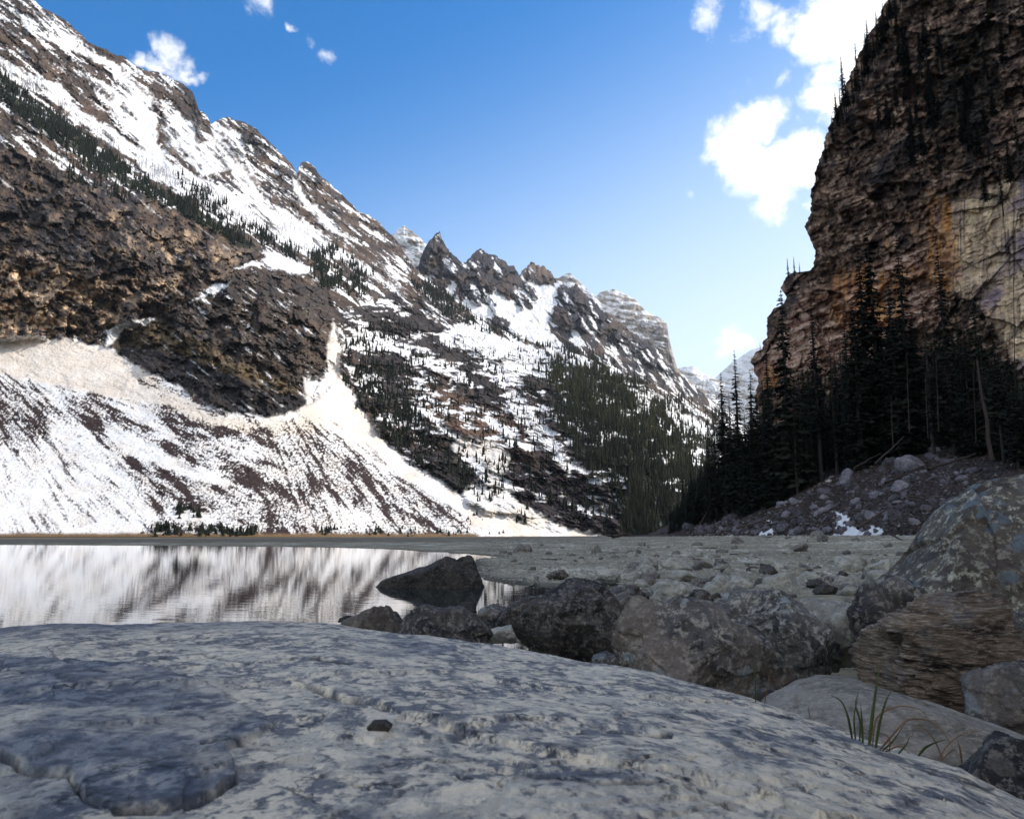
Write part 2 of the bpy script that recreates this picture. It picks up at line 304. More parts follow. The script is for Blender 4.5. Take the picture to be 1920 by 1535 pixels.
creamz = M([(-500, 650), (0, 640), (60, 630), (150, 640), (215, 660), (290, 712), (400, 778), (500, 790), (580, 775), (640, 800), (560, 815), (470, 815), (380, 800), (300, 760), (230, 750), (130, 730), (0, 700), (-500, 700)], 8)
darkcliff = M([(945, 885), (1010, 890), (1100, 905), (1160, 930), (1180, 990), (1090, 996), (1040, 985), (980, 945)], 3)
darkcliff2 = M([(800, 872), (860, 880), (912, 880), (868, 915), (850, 920), (805, 890)], 4)
browncliff = M([(775, 720), (830, 725), (900, 760), (960, 780), (1010, 830), (1000, 870), (960, 850), (930, 825), (860, 815), (800, 790)], 8)
snowfields = [[(0, 108), (60, 142), (112, 158), (150, 207), (200, 233), (240, 265), (283, 290), (347, 318), (400, 345), (467, 367), (533, 393), (583, 427), (640, 467), (700, 505), (760, 560), (700, 520), (640, 490), (567, 467), (500, 443), (417, 412), (367, 373), (283, 333), (250, 300), (187, 257), (147, 227), (87, 180), (33, 157), (0, 136)],
    [(207, 120), (233, 120), (240, 150), (290, 180), (300, 200), (283, 215), (235, 180), (215, 150)],
    [(228, 178), (285, 200), (298, 240), (293, 265), (310, 300), (280, 290), (245, 255), (205, 210), (150, 135), (190, 152)],
    [(305, 190), (345, 220), (362, 235), (370, 270), (400, 265), (410, 300), (440, 290), (440, 315), (380, 330), (330, 285), (310, 270), (312, 235)],
    [(396, 232), (425, 240), (450, 250), (465, 300), (500, 370), (560, 430), (520, 420), (440, 345), (430, 300), (400, 268)],
    [(549, 330), (560, 335), (562, 350), (575, 375), (600, 392), (640, 440), (625, 440), (585, 400), (552, 360)],
    [(495, 468), (520, 480), (550, 488), (592, 508), (560, 516), (505, 500)], [(360, 563), (400, 552), (428, 538), (433, 528), (402, 532)], [(432, 505), (470, 492), (496, 492), (480, 500)],
    [(10, 10), (40, 26), (82, 50), (140, 82), (130, 94), (90, 74), (50, 50)], [(62, 18), (95, 34), (130, 58), (170, 95), (232, 128), (262, 140), (220, 138), (150, 100), (90, 60)], [(200, 620), (240, 600), (292, 596), (280, 606), (235, 618), (215, 640), (200, 650)]]
bench = M([(820, 622), (870, 600), (960, 640), (1040, 658), (1110, 690), (1060, 705), (980, 685), (900, 665), (830, 652)], 8)
gul = M([(925, 680), (965, 700), (985, 760), (1035, 820), (1085, 870), (1150, 912), (1110, 918), (1040, 862), (985, 812), (948, 750)], 7)
forest = M([(1030, 650), (1120, 680), (1200, 712), (1240, 760), (1305, 800), (1500, 880), (1500, 1010), (1165, 1010), (1165, 940), (1110, 880), (1050, 810), (1035, 770), (1060, 735), (1000, 700)], 8)
fsnow = M([(1215, 742), (1260, 758), (1300, 782), (1350, 812), (1350, 835), (1290, 812), (1240, 775)], 4)
dens = 0.33 * upper + 0.34 * (1 - upper)
dens = dens + upper * 0.22 * blot
dens = dens * (1 - midm) + midm * (0.25 + 0.32 * blot)
dens = dens * (1 - .75 * M([(680, 650), (760, 640), (860, 700), (960, 760), (1060, 860), (1040, 900), (940, 850), (800, 790), (700, 800)], 25))
for m_, v in ((wall, .05), (lobe, .06), (band, .02), (browncliff, .12), (darkcliff, .01), (darkcliff2, .03), (bench, .85), (gul, .72)): dens = dens * (1 - m_) + m_ * v
dens = dens * (1 - forest) + forest * np.interp(py, (650, 760, 860, 1000), (.46, .42, .10, .01))
# dense scree and bare crests on the upper mountain
for q, v in (([(325, 165), (350, 160), (368, 185), (385, 225), (402, 245), (395, 250), (360, 225), (335, 205), (322, 185)], .02), ([(113, 155), (140, 175), (200, 225), (245, 260), (285, 290), (270, 292), (230, 265), (170, 222)], .05),
             ([(400, 222), (470, 228), (500, 262), (545, 305), (553, 335), (520, 330), (480, 290), (440, 250)], .28), ([(566, 300), (600, 325), (690, 400), (745, 450), (770, 495), (740, 490), (680, 450), (600, 385), (575, 360)], .2), ([(440, 290), (500, 330), (540, 390), (500, 385), (450, 340)], .3),
             ([(0, 40), (60, 70), (120, 130), (105, 140), (40, 105), (0, 85)], .2), ([(140, 60), (225, 110), (220, 120), (190, 112), (140, 95), (120, 80)], .12)):
    m_ = M(q, 6); dens = dens * (1 - m_) + m_ * v
def LN(pts, w_, soft=4.0):
    d = np.full(px.shape, 1e9)
    for (ax, ay), (bx_, by_) in zip(pts[:-1], pts[1:]):
        ex, ey = bx_ - ax, by_ - ay; t = np.clip(((wx - ax) * ex + (wy - ay) * ey) / (ex * ex + ey * ey), 0, 1); d = np.minimum(d, np.hypot(wx - ax - t * ex, wy - ay - t * ey))
    return ss(soft, -soft, d - w_)
for q, v in (([(0, 30), (30, 50), (70, 75), (100, 105), (112, 140), (95, 145), (60, 112), (20, 92), (0, 75)], .12), ([(125, 55), (150, 75), (200, 90), (234, 112), (228, 119), (190, 117), (150, 112), (132, 92)], .06), ([(215, 175), (250, 180), (300, 215), (295, 225), (250, 205)], .3),
             ([(-400, 60), (0, 190), (120, 260), (220, 325), (330, 385), (470, 440), (470, 455), (330, 400), (150, 345), (0, 275), (-400, 200)], .24), ([(200, 610), (300, 598), (480, 640), (590, 740), (570, 770), (400, 775), (210, 660)], .02), ([(240, 610), (600, 500), (640, 600), (600, 720), (560, 745), (300, 665), (215, 655)], .05)):
    m_ = M(q, 6); dens = dens * (1 - m_) + m_ * v
bandn = fbm(px / 120 + .5 * blot, (py - .16 * px + 26 * blot) / 24, 4.9, oct=5, gain=.62); dens = dens + midm * (1 - gul) * (.34 * blot - .55 * ss(.08, .38, bandn) + .15)
dens = dens * (1 - .8 * wall)
sn = cdf(streak * (1 - midm) * (1 - forest) + fleck * np.clip(midm + forest, 0, 1) + .25 * fbm(px / 6, py / 4, 7.7, oct=3, gain=.7))
snow = ss(-.055, .055, dens - sn)
for q in snowfields: snow = np.maximum(snow, M(q, 2.5))
s45, t45 = rot(px, py, 43); ero = cdf(fbm(s45 / 46, t45 / 5.5, 3.7, oct=5, gain=.7)); snow = snow * (1 - .85 * upper * ss(.74, .90, ero) * ss(-.25, .1, blot + .3 * strata))
for q, w_ in (([(288, 163), (291, 195), (303, 220), (299, 242), (313, 264)], 5), ([(225, 123), (246, 150), (276, 178), (292, 183)], 3), ([(230, 198), (248, 215)], 4), ([(336, 280), (352, 292)], 5), ([(362, 240), (372, 262), (380, 270)], 3), ([(405, 262), (430, 290), (445, 310)], 3), ([(60, 92), (110, 122), (160, 150), (208, 182)], 6), ([(120, 150), (150, 180), (200, 222)], 7), ([(300, 120), (330, 140), (345, 160)], 3), ([(415, 250), (470, 330), (500, 372)], 4), ([(560, 345), (575, 365), (600, 388), (640, 420)], 3), ([(650, 470), (700, 500), (755, 545)], 4), ([(520, 345), (560, 390), (620, 440), (690, 490)], 6)):
    snow = snow * (1 - LN(q, w_) * ss(-.35, .1, fbm(px / 7, py / 5, 3.3, oct=3, gain=.7)))
for m_ in (up2, fsnow): snow = np.maximum(snow, m_ * .96)
# lower talus : snow carrying leafless brush
bd = np.full(px.shape, .15) + .15 * blot
def bset(poly, v, soft=14):
    global bd
    m_ = M(poly, soft); bd = bd * (1 - m_) + m_ * v
bset([(180, 790), (300, 830), (420, 900), (560, 960), (900, 1010), (600, 1010), (480, 985), (330, 900), (180, 830)], .48)
bset([(560, 780), (640, 830), (700, 880), (800, 930), (870, 1010), (560, 1010), (470, 900), (500, 800)], .52)
bset([(260, 730), (400, 790), (540, 800), (560, 900), (480, 930), (400, 860), (300, 800)], .50)
bset([(0, 705), (60, 725), (92, 760), (95, 800), (60, 845), (0, 832), (-300, 800), (-300, 700)], .62); bset([(110, 752), (180, 742), (240, 785), (300, 828), (380, 850), (425, 900), (340, 880), (250, 832), (190, 800), (130, 790)], .74)
bset([(236, 852), (300, 862), (400, 915), (490, 985), (470, 1003), (400, 965), (300, 952), (255, 925)], .72); bset([(540, 860), (600, 870), (640, 900), (700, 960), (640, 960), (560, 910)], .7, 18); bset([(740, 895), (800, 920), (870, 975), (900, 1000), (830, 985), (760, 930)], .7, 8)
bset([(185, 782), (270, 822), (345, 862), (440, 905), (420, 915), (330, 885), (250, 855), (205, 820)], .03, 6); bset([(430, 830), (520, 850), (540, 870), (480, 860)], .05, 12); bset([(-400, 925), (150, 915), (250, 960), (320, 1010), (-400, 1010)], .12, 20); bset([(600, 920), (700, 950), (740, 990), (620, 1000)], .22, 16)
bset([(-400, 640), (0, 636), (60, 628), (150, 640), (210, 665), (290, 725), (330, 760), (230, 748), (130, 728), (0, 695), (-400, 690)], .0, 6)
bset([(210, 652), (300, 712), (420, 775), (520, 786), (600, 775), (560, 800), (430, 800), (330, 770), (260, 720)], .22, 6)
bset([(280, 975), (480, 985), (700, 996), (900, 1000), (900, 1010), (250, 1012)], .66, 5)
bn = cdf(brushn + .42 * brushf + .25 * blot); br = ss(-.12, .14, bd - bn); br = np.maximum(br, .75 * ss(-.10, .14, np.clip(bd * 1.15 - .13, 0, .60) - cdf(brushf + .35 * brushn)))
snowL = 1 - br
snow = snow * (1 - lower) + lower * snowL
chm = np.maximum(chute, cone2); snow = np.maximum(snow, chm * (1 - .75 * ss(.1, .45, -brushf) * M([(700, 870), (900, 985), (1100, 1004), (900, 1004)], 10)))
# thin ice fall and shore strip
ice = M([(1226, 930), (1236, 930), (1244, 985), (1232, 990)], 2) + M([(1152, 925), (1160, 940), (1166, 960), (1160, 960)], 2)
# ---- colours of the ground itself
rock = lerp3(BROWN, GREY, ss(-.35, .35, blot + .3 * strata)); rock = lerp3(rock, TAN, ss(.15, .6, strata + .4 * crag) * .35)
tanw = M([(-500, 450), (0, 470), (70, 490), (170, 520), (240, 560), (235, 610), (130, 632), (-500, 640)], 40) + .6 * M([(180, 380), (360, 410), (450, 440), (480, 480), (300, 590), (240, 560)], 40) * ss(.0, .4, blot + crag * .5)
rk2 = fbm(px / 17, py / 20, 6.3, oct=5, gain=.68); rk3 = fbm(*[v / k for v, k in zip(rot(px, py, 30), (24, 13))], 2.7, oct=5, gain=.68); rk4 = fbm(px / 44, py / 52, 7.1, oct=5, gain=.62)
rock = lerp3(rock, C_(.25, .18, .12), wall * ss(.0, .35, rk2 * .8 + rk4 * .8) * .9)
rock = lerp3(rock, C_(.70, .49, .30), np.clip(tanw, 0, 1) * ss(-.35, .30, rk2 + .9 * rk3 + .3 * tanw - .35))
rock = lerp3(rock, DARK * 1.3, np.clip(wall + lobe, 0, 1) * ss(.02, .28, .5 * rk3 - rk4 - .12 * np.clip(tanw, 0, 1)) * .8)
rock = lerp3(rock, C_(.10, .08, .06), lobe * .8 * ss(-.3, .3, rk2)); rock = lerp3(rock, C_(.17, .12, .06), np.clip(grassy, 0, 1) * (.8 + .2 * strata)); rock = lerp3(rock, lerp3(DARK * 1.2, BROWN, ss(.1, .6, strata)), band)
rock = lerp3(rock, DARK * 1.1, midm * .8 * ss(-.4, .3, fleck)); rock = lerp3(rock, C_(.17, .10, .065), np.clip(browncliff, 0, 1) * .8); rock = lerp3(rock, BRUSH * 1.6, M([(940, 640), (1000, 700), (1060, 860), (1130, 910), (1000, 890), (950, 860), (960, 800), (900, 700)], 14) * .6)
rock = lerp3(rock, PURP * .38, darkcliff); rock = lerp3(rock, DARK, darkcliff2 * .7); rock = lerp3(rock, GREEN, forest * .8)
tr1 = M([(-500, -180), (0, 132), (60, 185), (120, 222), (200, 280), (260, 330), (310, 360), (380, 400), (450, 440), (492, 472), (440, 458), (350, 405), (300, 378), (200, 332), (120, 275), (60, 232), (0, 190), (-500, -100)], 8)
rock = lerp3(rock, GREEN * 1.1, tr1 * .85)
rock = lerp3(rock, C_(.19, .125, .085) , upper * ss(.0, .5, rk2) * .7)
sc = lerp3(SNOW, CREAM, np.clip(creamz * .8 + lower * .45 * ss(-.2, .35, fbm(px / 50, py / 30, 11.0, oct=4)) + chm * .75 * ss(.3, -.3, blot) + up2 * .6, 0, 1)); sc = sc * (1 + .05 * brushf)[..., None]
rx_, ry_ = rot(wx, wy, 24); _a, _e, _c = facet(rx_ / 24, ry_ / 17, seed=2); _b, _f, _d = facet(rx_ / 10, ry_ / 6.5, seed=3); rock = rock * (.62 + .55 * _c + .35 * _d)[..., None]
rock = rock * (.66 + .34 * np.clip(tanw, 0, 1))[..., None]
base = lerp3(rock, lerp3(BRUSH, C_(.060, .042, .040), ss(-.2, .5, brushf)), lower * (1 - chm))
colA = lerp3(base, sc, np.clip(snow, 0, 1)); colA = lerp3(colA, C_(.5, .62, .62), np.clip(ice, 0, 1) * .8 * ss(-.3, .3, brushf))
strip = ss(996, 1003, py + 3 * blot) * (1 - chm) * ss(1200, 900, px); colA = lerp3(colA, C_(.16, .10, .05), strip)
# ---- relief along the view rays, in metres
rx_, ry_ = rot(wx, wy, 24); h1, e1_, c1_ = facet(rx_ / 62, ry_ / 44, seed=1); h2, e2_, c2_ = facet(rx_ / 24, ry_ / 17, seed=2); h3, e3_, c3_ = facet(rx_ / 10, ry_ / 6.5, seed=3)
fac = 26 * h1 + 13 * h2 + 5.5 * h3
ps = DD / F; rockm = 1 - np.clip(snow, 0, 1) * .7
rid = rid - rid.mean(); crag = crag - crag.mean()
rel = 42 * rid * (1 - lower) + (wall + .6 * lobe) * (70 * (fbm(px / 90, py / 120, 3.9, oct=3, gain=.5, ridged=True) - .2) * .5 + fac * 1.1) + 26 * midm * ss(.0, .3, bandn) + 24 * crag * (.35 + .65 * rockm) * (1 - lower) + (5 * strata + .55 * fac + 8 * (fbm(px / 17, py / 15, 8.8, oct=5, gain=.62, ridged=True) - .35) + 9 * rk3) * rockm * (1 - .8 * lower)
rel = rel + lower * (5 * blot + 3 * fbm(*[v / k for v, k in zip(rot(px, py, 33), (120, 22))], 2, oct=3) + 1.2 * brushf * (1 - snow))  - 22 * chute * (1 - lower)
rel = rel * ss(0, 30, 1012 - py) * ss(-.02, .05, (py - py[0]) / 400 + .02)
DA_full = DD - rel * ps * 1.0
M_MTN = mat_attr('mountain_rock_snow', 0.9, (0.06, 0.25), 0.92, 0.22, 4.0)
build_fan('mountain', px, py, DA_full, colA, M_MTN)
GA = dict(px=px, py=py, D=DA_full, x0=px[0, 0])

# ---- layer B : needle peaks above the snow bowl, and the ridge running down the valley
RB = [(560, 480), (700, 500), (770, 505), (785, 500), (790, 480), (797, 462), (806, 452), (814, 442), (819, 436), (824, 437), (829, 450), (838, 464), (850, 478), (868, 492), (878, 486), (888, 472), (900, 467), (918, 476), (940, 486), (960, 500), (975, 512), (986, 500), (996, 490), (1010, 496), (1030, 508),
      (1046, 524), (1052, 533), (1066, 538), (1080, 535), (1092, 546), (1110, 560), (1130, 582), (1160, 602), (1190, 624), (1230, 655), (1270, 700), (1310, 730), (1355, 764), (1400, 800), (1440, 870)]
bx, by = zip(*RB)
topB = lambda x: np.interp(x, bx, by) + fbm(x / 11, 1.7, oct=5, gain=.72) * 13
DB = rbf([(560, 480, 3000), (560, 900, 2600), (820, 440, 2900), (900, 470, 2950), (1000, 500, 3300), (1080, 540, 2850), (850, 560, 2550), (920, 600, 2400), (1000, 560, 2800), (1040, 640, 2500), (1160, 605, 2900), (1100, 660, 2400), (1250, 700, 3000), (1200, 720, 2700), (1350, 765, 3600), (900, 900, 2200), (1400, 900, 3300)])
px, py = fan(560, 1440, 1.2, topB, lambda x: np.interp(x, (560, 800, 1000, 1440), (640, 640, 740, 900)), 230)
wx = px + fbm(px / 16, py / 16, 3, oct=4, gain=.6) * 9; wy = py + fbm(px / 16 + 40, py / 16, 3, oct=4, gain=.6) * 9
crag = fbm(px / 26, py / 30, 4.4, oct=5, gain=.6, ridged=True); st = fbm(*[v / k for v, k in zip(rot(px, py, 32), (40, 6))], 2.1, oct=5, gain=.65); bl = fbm(px / 40, py / 40, 1.3, oct=4)
rocks = np.zeros(px.shape)
for q in ([(775, 505), (785, 465), (806, 430), (821, 400), (836, 430), (840, 462), (868, 490), (880, 515), (870, 540), (858, 528), (840, 520), (815, 518)], [(865, 480), (900, 440), (950, 470), (985, 515), (1010, 560), (995, 555), (970, 535), (955, 560), (930, 545), (900, 560), (880, 530)], [(842, 555), (875, 520), (912, 540), (930, 565), (935, 590), (915, 575), (880, 565)],
          [(955, 550), (985, 548), (1002, 575), (980, 580)], [(970, 512), (990, 470), (1020, 480), (1052, 524), (1038, 532), (1000, 530)], [(1040, 570), (1052, 530), (1080, 515), (1130, 570), (1200, 630), (1280, 700), (1250, 700), (1160, 650), (1110, 620), (1050, 620), (1038, 600)], [(810, 520), (845, 528), (838, 545), (815, 540)], [(915, 596), (935, 590), (960, 612), (975, 630), (940, 620)]):
    rocks = np.maximum(rocks, M(q, 5))
gl = fbm(*[v / k for v, k in zip(rot(px, py, 58), (60, 9))], 6.1, oct=5, gain=.6)
densr = np.where(py - py[0] < 4, .98, .74) * rocks + (.0 + .42 * M([(1035, 590), (1150, 600), (1300, 700), (1440, 800), (1440, 900), (1200, 760), (1040, 660)], 15) * (1 - rocks))
rk = ss(-.06, .06, densr - cdf(-(.45 * st + .75 * gl + .4 * bl + .2 * crag)))
rockc = lerp3(lerp3(C_(.032, .032, .040), C_(.085, .062, .050), ss(-.1, .4, bl + .4 * st)), TAN, .5 * ss(.2, .6, st) + .3 * ss(960, 1010, px) * ss(540, 500, py))
colB = lerp3(SNOW * .97, rockc, rk)
ps = DB(px, py) / F; h1, e1_, c1_ = facet((px + py * .3) / 26, (py - px * .5) / 30, seed=5); h2, e2_, c2_ = facet((px + py * .3) / 10, (py - px * .5) / 12, seed=6); rockm_ = rocks * .8 + .2
rel = ((22 * h1 + 10 * h2) * rockm_ + 22 * crag * (rocks * .8 + .3) + 9 * st * (rk * .9 + .1) + 12 * bl + 14 * rocks) * ss(0, 40, (py - py[0]) + 12)
DB_full = DB(px, py) - rel * ps
build_fan('peaks', px, py, DB_full, colB, M_MTN); GB = dict(px=px, py=py, D=DB_full)

# ---- layer C : far snowy summits
def far_peak(name, pts, x0, x1, bot, D0, D1, rocky, seed, dx=1.2, tone=.6):
    a, b = zip(*pts); top = lambda x: np.interp(x, a, b) + fbm(x / 10, seed, oct=4, gain=.55) * 3.5
    px, py = fan(x0, x1, dx, top, lambda x: np.full_like(x, bot), 150)
    st = fbm(*[v / k for v, k in zip(rot(px, py, 12), (44, 6))], seed, oct=5, gain=.6); vt = fbm(px / 9, py / 50, seed + 2, oct=4, gain=.6); cr = fbm(px / 28, py / 30, seed + 4, oct=5, ridged=True, gain=.55)
    rk = ss(-.16, .16, rocky(px, py) - cdf(.8 * st + .3 * vt))
    rc = lerp3(C_(.40, .34, .27), C_(.28, .25, .24), ss(-.3, .3, vt))
    col = lerp3(SNOW * .95, rc, rk)
    ps = D0 / F; D = D0 + (py - py[0]) * (D1 - D0) / 200 - (26 * cr + 7 * st + 3 * vt) * ps * ss(0, 30, py - py[0] + 8) - (px - (x0 + x1) / 2) * .5 * ps
    return build_fan(name, px, py, D, col, M_MTN)
far_peak('snow_peak', [(700, 500), (735, 442), (748, 428), (757, 423), (766, 428), (778, 438), (800, 458), (840, 520)], 700, 840, 560, 4200, 3900, lambda x, y: .28 + 0 * x, 5.1)
far_peak('far_summit', [(1030, 545), (1046, 522), (1060, 513), (1070, 512), (1090, 532), (1130, 570)], 1030, 1130, 600, 4600, 4400, lambda x, y: .35 + 0 * x, 8.2)
far_peak('massif', [(1080, 600), (1112, 560), (1125, 548), (1150, 542), (1175, 553), (1190, 560), (1202, 574), (1222, 590), (1238, 595), (1250, 606), (1256, 640), (1262, 662), (1270, 690), (1300, 720), (1350, 745)], 1080, 1350, 780, 4900, 4600, lambda x, y: .62 + .25 * ss(1215, 1235, x) * ss(700, 640, y), 3.7)
far_peak('glacier', [(1240, 720), (1272, 690), (1298, 685), (1318, 700), (1345, 712), (1365, 715), (1400, 700), (1450, 680), (1520, 690)], 1240, 1520, 800, 6500, 6000, lambda x, y: .28 - .2 * ss(720, 700, y) * ss(1290, 1310, x), 6.6)
far_peak('distant_mountain', [(1310, 740), (1345, 705), (1372, 680), (1410, 655), (1460, 640), (1560, 700)], 1310, 1560, 800, 9000, 8500, lambda x, y: .1 + 0 * x, 9.6, 2.0)

# ---- layer E : rubble slope and forest floor on the right
EB = [(1120, 300), (1290, 190), (1500, 125), (1700, 92), (1920, 74), (2500, 48), (5500, 22)]; ET = [(1120, 420), (1290, 330), (1500, 290), (1700, 265), (1920, 235), (2500, 160), (5500, 60)]
ETY = [(1120, 1006), (1215, 1003), (1250, 985), (1300, 930), (1400, 870), (1500, 810), (1600, 770), (1700, 745), (1920, 720), (2500, 450), (5500, -900)]
itp = lambda x, T: np.interp(x, [p[0] for p in T], [p[1] for p in T])
def DE(x, y):
    b, t_ = itp(x, EB), itp(x, ET); ty = itp(x, ETY); t = np.clip((1004.5 - y) / (1004.5 - ty), 0, 1.3)
    return b * (t_ / b) ** (t ** 1.25)
xs = np.concatenate([np.arange(1120, 1960, 1.6), np.geomspace(1962, 5500, 120)]); t = np.linspace(0, 1, 260)
T = itp(xs, ETY) + fbm(xs / 30, 2.2, oct=4) * 8; py = T[None] + (1006.5 - T)[None] * t[:, None]; px = np.repeat(xs[None], 260, 0)
D = DE(px, py); wx = px + fbm(px / 14, py / 14, 3, oct=4, gain=.6) * 10; wy = py + fbm(px / 14 + 40, py / 14, 3, oct=4, gain=.6) * 8
lump = fbm(px / 20, py / 13, 3.3, oct=5, gain=.6, ridged=True); bl = fbm(px / 60, py / 30, 1.2, oct=5); fn = fbm(px / 5, py / 3.4, 6.6, oct=4, gain=.7)
sp = np.zeros(px.shape)
SNOWP = ([(1568, 958), (1585, 965), (1600, 985), (1655, 988), (1660, 998), (1640, 1005), (1555, 1007), (1570, 990)], [(1358, 1002), (1405, 1003), (1405, 1008), (1358, 1008)], [(1425, 992), (1450, 988), (1455, 1003), (1420, 1006)], [(1435, 975), (1458, 977), (1450, 983)], [(1490, 1004), (1535, 1004), (1535, 1008), (1490, 1008)], [(1630, 960), (1655, 957), (1640, 968)], [(1545, 900), (1562, 893), (1555, 903)], [(1528, 878), (1540, 872), (1545, 888), (1530, 888)], [(1820, 738), (1835, 738), (1836, 752), (1818, 756)], [(1840, 922), (1862, 926), (1850, 930)])
for q in SNOWP:
    sp = np.maximum(sp, ss(-2, 2, polysd(q, wx, wy)))
colE = lerp3(C_(.030, .020, .015), C_(.09, .065, .055), ss(-.1, .5, fn)); colE = lerp3(colE, C_(.06, .045, .045), ss(0, .4, bl)); colE = lerp3(colE, GREEN * .7, ss(860, 800, py + 20 * bl)); colE = lerp3(colE, SNOW * .9, sp)
rel = (2.4 * lump + 3.0 * fn) * (1 - .7 * sp) * D / F * 5 * ss(1006, 995, py)
GE = dict(px=px, py=py, D=D)
build_fan('rubble_slope', px, py, D - rel, colE, mat_attr('rubble', 0.8, (0.9, 4.0), 0.9, 0.3, 0.4), backdrop=(0.3,))

# ---- layer R : the shaded cliff on the right
LX = [(-2600, 3300), (-1500, 2420), (-400, 1850), (-100, 1712), (0, 1664), (50, 1640), (100, 1612), (150, 1590), (200, 1568), (250, 1552), (285, 1544), (310, 1530), (340, 1526), (370, 1520), (400, 1516), (430, 1518), (460, 1524), (495, 1526), (508, 1518), (512, 1482), (522, 1472), (540, 1468), (560, 1470), (572, 1466), (578, 1450), (600, 1440), (625, 1434), (640, 1430), (655, 1428), (660, 1413), (680, 1411), (700, 1416), (720, 1424), (760, 1420), (1000, 1400)]
ly, lx = zip(*LX)
DRx = [(1380, 430), (1520, 350), (1700, 310), (1920, 265), (2500, 185), (3800, 112), (5500, 76)]
ys = np.concatenate([np.geomspace(2600, 120, 60) * -1 + 60, np.arange(-55, 960, 1.7)])
u = np.concatenate([np.linspace(0, 1, 500) ** 1.15 * 600, 600 + np.geomspace(4, 3200, 90)])
lxj = np.interp(ys, ly, lx) + (fbm(ys / 47.3, 5.37, oct=6, gain=.66) * 20) * ss(-200, 0, ys)
lsm = np.interp(ys, (-2600, -1500, -400, 0, 300, 600, 1000), (3300, 2420, 1850, 1664, 1540, 1450, 1380))
px = lsm[:, None] + u[None] + (lxj - lsm)[:, None] * np.exp(-u / 110)[None]; py = np.repeat(ys[:, None], len(u), 1)
D = itp(px, DRx) * (1 + .10 * (1003 - py) / 1003)
wx = px + fbm(px / 24, py / 24, 3, oct=5, gain=.6) * 16; wy = py + fbm(px / 24 + 40, py / 24, 3, oct=5, gain=.6) * 16
s_, t_ = rot(px, py, -22); st = fbm(s_ / 110, t_ / 11, 3.1, oct=6, gain=.6); crg = fbm(px / 42, py / 55, 5.2, oct=6, gain=.6, ridged=True); bl = fbm(px / 90, py / 80, 2.2, oct=5); fn = fbm(s_ / 22, t_ / 9, 7.7, oct=5, gain=.7); vt = fbm(px / 10, py / 90, 1.9, oct=4, gain=.6)
f2 = fbm(px / 13, py / 16, 4.7, oct=5, gain=.7); f3 = fbm(px / 34 + 9, py / 44, 8.3, oct=5, gain=.6)
col = lerp3(C_(.065, .038, .027), C_(.38, .25, .17), ss(-.25, .45, f2 + .5 * f3)); col = lerp3(col, C_(.05, .045, .05), ss(0, .4, bl) * .5); col = lerp3(col, C_(.62, .47, .34), ss(.10, .45, f2 * .5 + fn * .7 + st * .3) * .85)
h1, e1_, c1_ = facet(s_ / 85 + .3 * bl, t_ / 58, seed=7, tilt=.9); h2, e2_, c2_ = facet(s_ / 32 + .2 * bl, t_ / 21, seed=8, tilt=.9); h3, e3_, c3_ = facet(s_ / 11, t_ / 7, seed=9)
col = col * (.55 + .5 * c1_ + .45 * c2_ + .25 * c3_)[..., None]; bed = fbm(s_ / 260, t_ / 6.5, 6.1, oct=5, gain=.7); col = lerp3(col, C_(.03, .024, .022), ss(.16, .34, bed) * .65)
MR = lambda q, s=10: ss(-s, s, polysd(q, wx, wy, 80))
tanwall = MR([(1780, 370), (1850, 355), (1920, 320), (2300, 250), (2300, 760), (1920, 700), (1870, 620), (1830, 560), (1780, 540), (1770, 440)])
bandw = MR([(1500, 560), (1600, 520), (1700, 470), (1780, 450), (1780, 560), (1720, 640), (1500, 700), (1410, 720), (1420, 680)], 14)
ledge = MR([(1700, 200), (1800, 160), (1960, 150), (1960, 330), (1860, 345), (1760, 360), (1650, 420), (1560, 420), (1600, 320)], 14)
col = lerp3(col, lerp3(C_(.92, .68, .42), C_(.46, .33, .23), ss(-.2, .3, -.5 * bed - .8 * vt - .3 * f3)) * (.75 + .3 * c2_ + .2 * c3_)[..., None], tanwall); col = lerp3(col, C_(.30, .22, .27), tanwall * ss(.0, .35, bl + .5 * f3) * .85)
col = lerp3(col, lerp3(C_(.24, .12, .08), C_(.70, .48, .35), ss(-.2, .35, st + .7 * f2)), bandw); 
org = .8 * MR([(1640, 430), (1700, 400), (1745, 420), (1740, 520), (1700, 540), (1650, 500)], 25) * ss(0, .3, f3) + MR([(1560, 520), (1620, 500), (1700, 520), (1690, 600), (1600, 640), (1560, 590)], 14) + MR([(1740, 360), (1790, 380), (1800, 520), (1770, 560), (1740, 520), (1745, 430)], 8) + MR([(1430, 690), (1450, 670), (1460, 720), (1430, 730)], 5)
col = lerp3(col, C_(.74, .36, .13), np.clip(org, 0, 1) * ss(-.3, .3, vt + .3 * fn)); col = lerp3(col, GREEN * .5, MR([(1770, 60), (1860, 50), (1880, 200), (1800, 240), (1740, 230), (1760, 140)], 20) * .7)
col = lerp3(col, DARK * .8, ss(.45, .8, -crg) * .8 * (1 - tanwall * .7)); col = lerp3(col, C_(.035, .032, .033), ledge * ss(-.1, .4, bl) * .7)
crk = np.maximum(ss(.05, .0, e1_), .7 * ss(.05, .0, e2_)); col = lerp3(col, DARK * .7, crk * (.35 + .4 * tanwall)); col = lerp3(col, C_(.05, .04, .045), tanwall * ss(.22, .34, fbm(px / 7, py / 130, 3.9, oct=3)) * .8)
gr = ss(-5, 60, px - lxj[:, None]); rel = ((34 * h1 + 15 * h2 + 6 * h3) * (1 - .55 * tanwall) + 16 * (crg - .3) * (1 - .9 * tanwall) + 34 * bl * (1 - .6 * tanwall) + (5 * np.floor(st * 5) / 5 * 1.6 + 4 * st) * (1 - .6 * tanwall) + 4 * f2 + 3 * fn * (1 - .6 * tanwall)) * D / F * (.6 + .4 * gr)
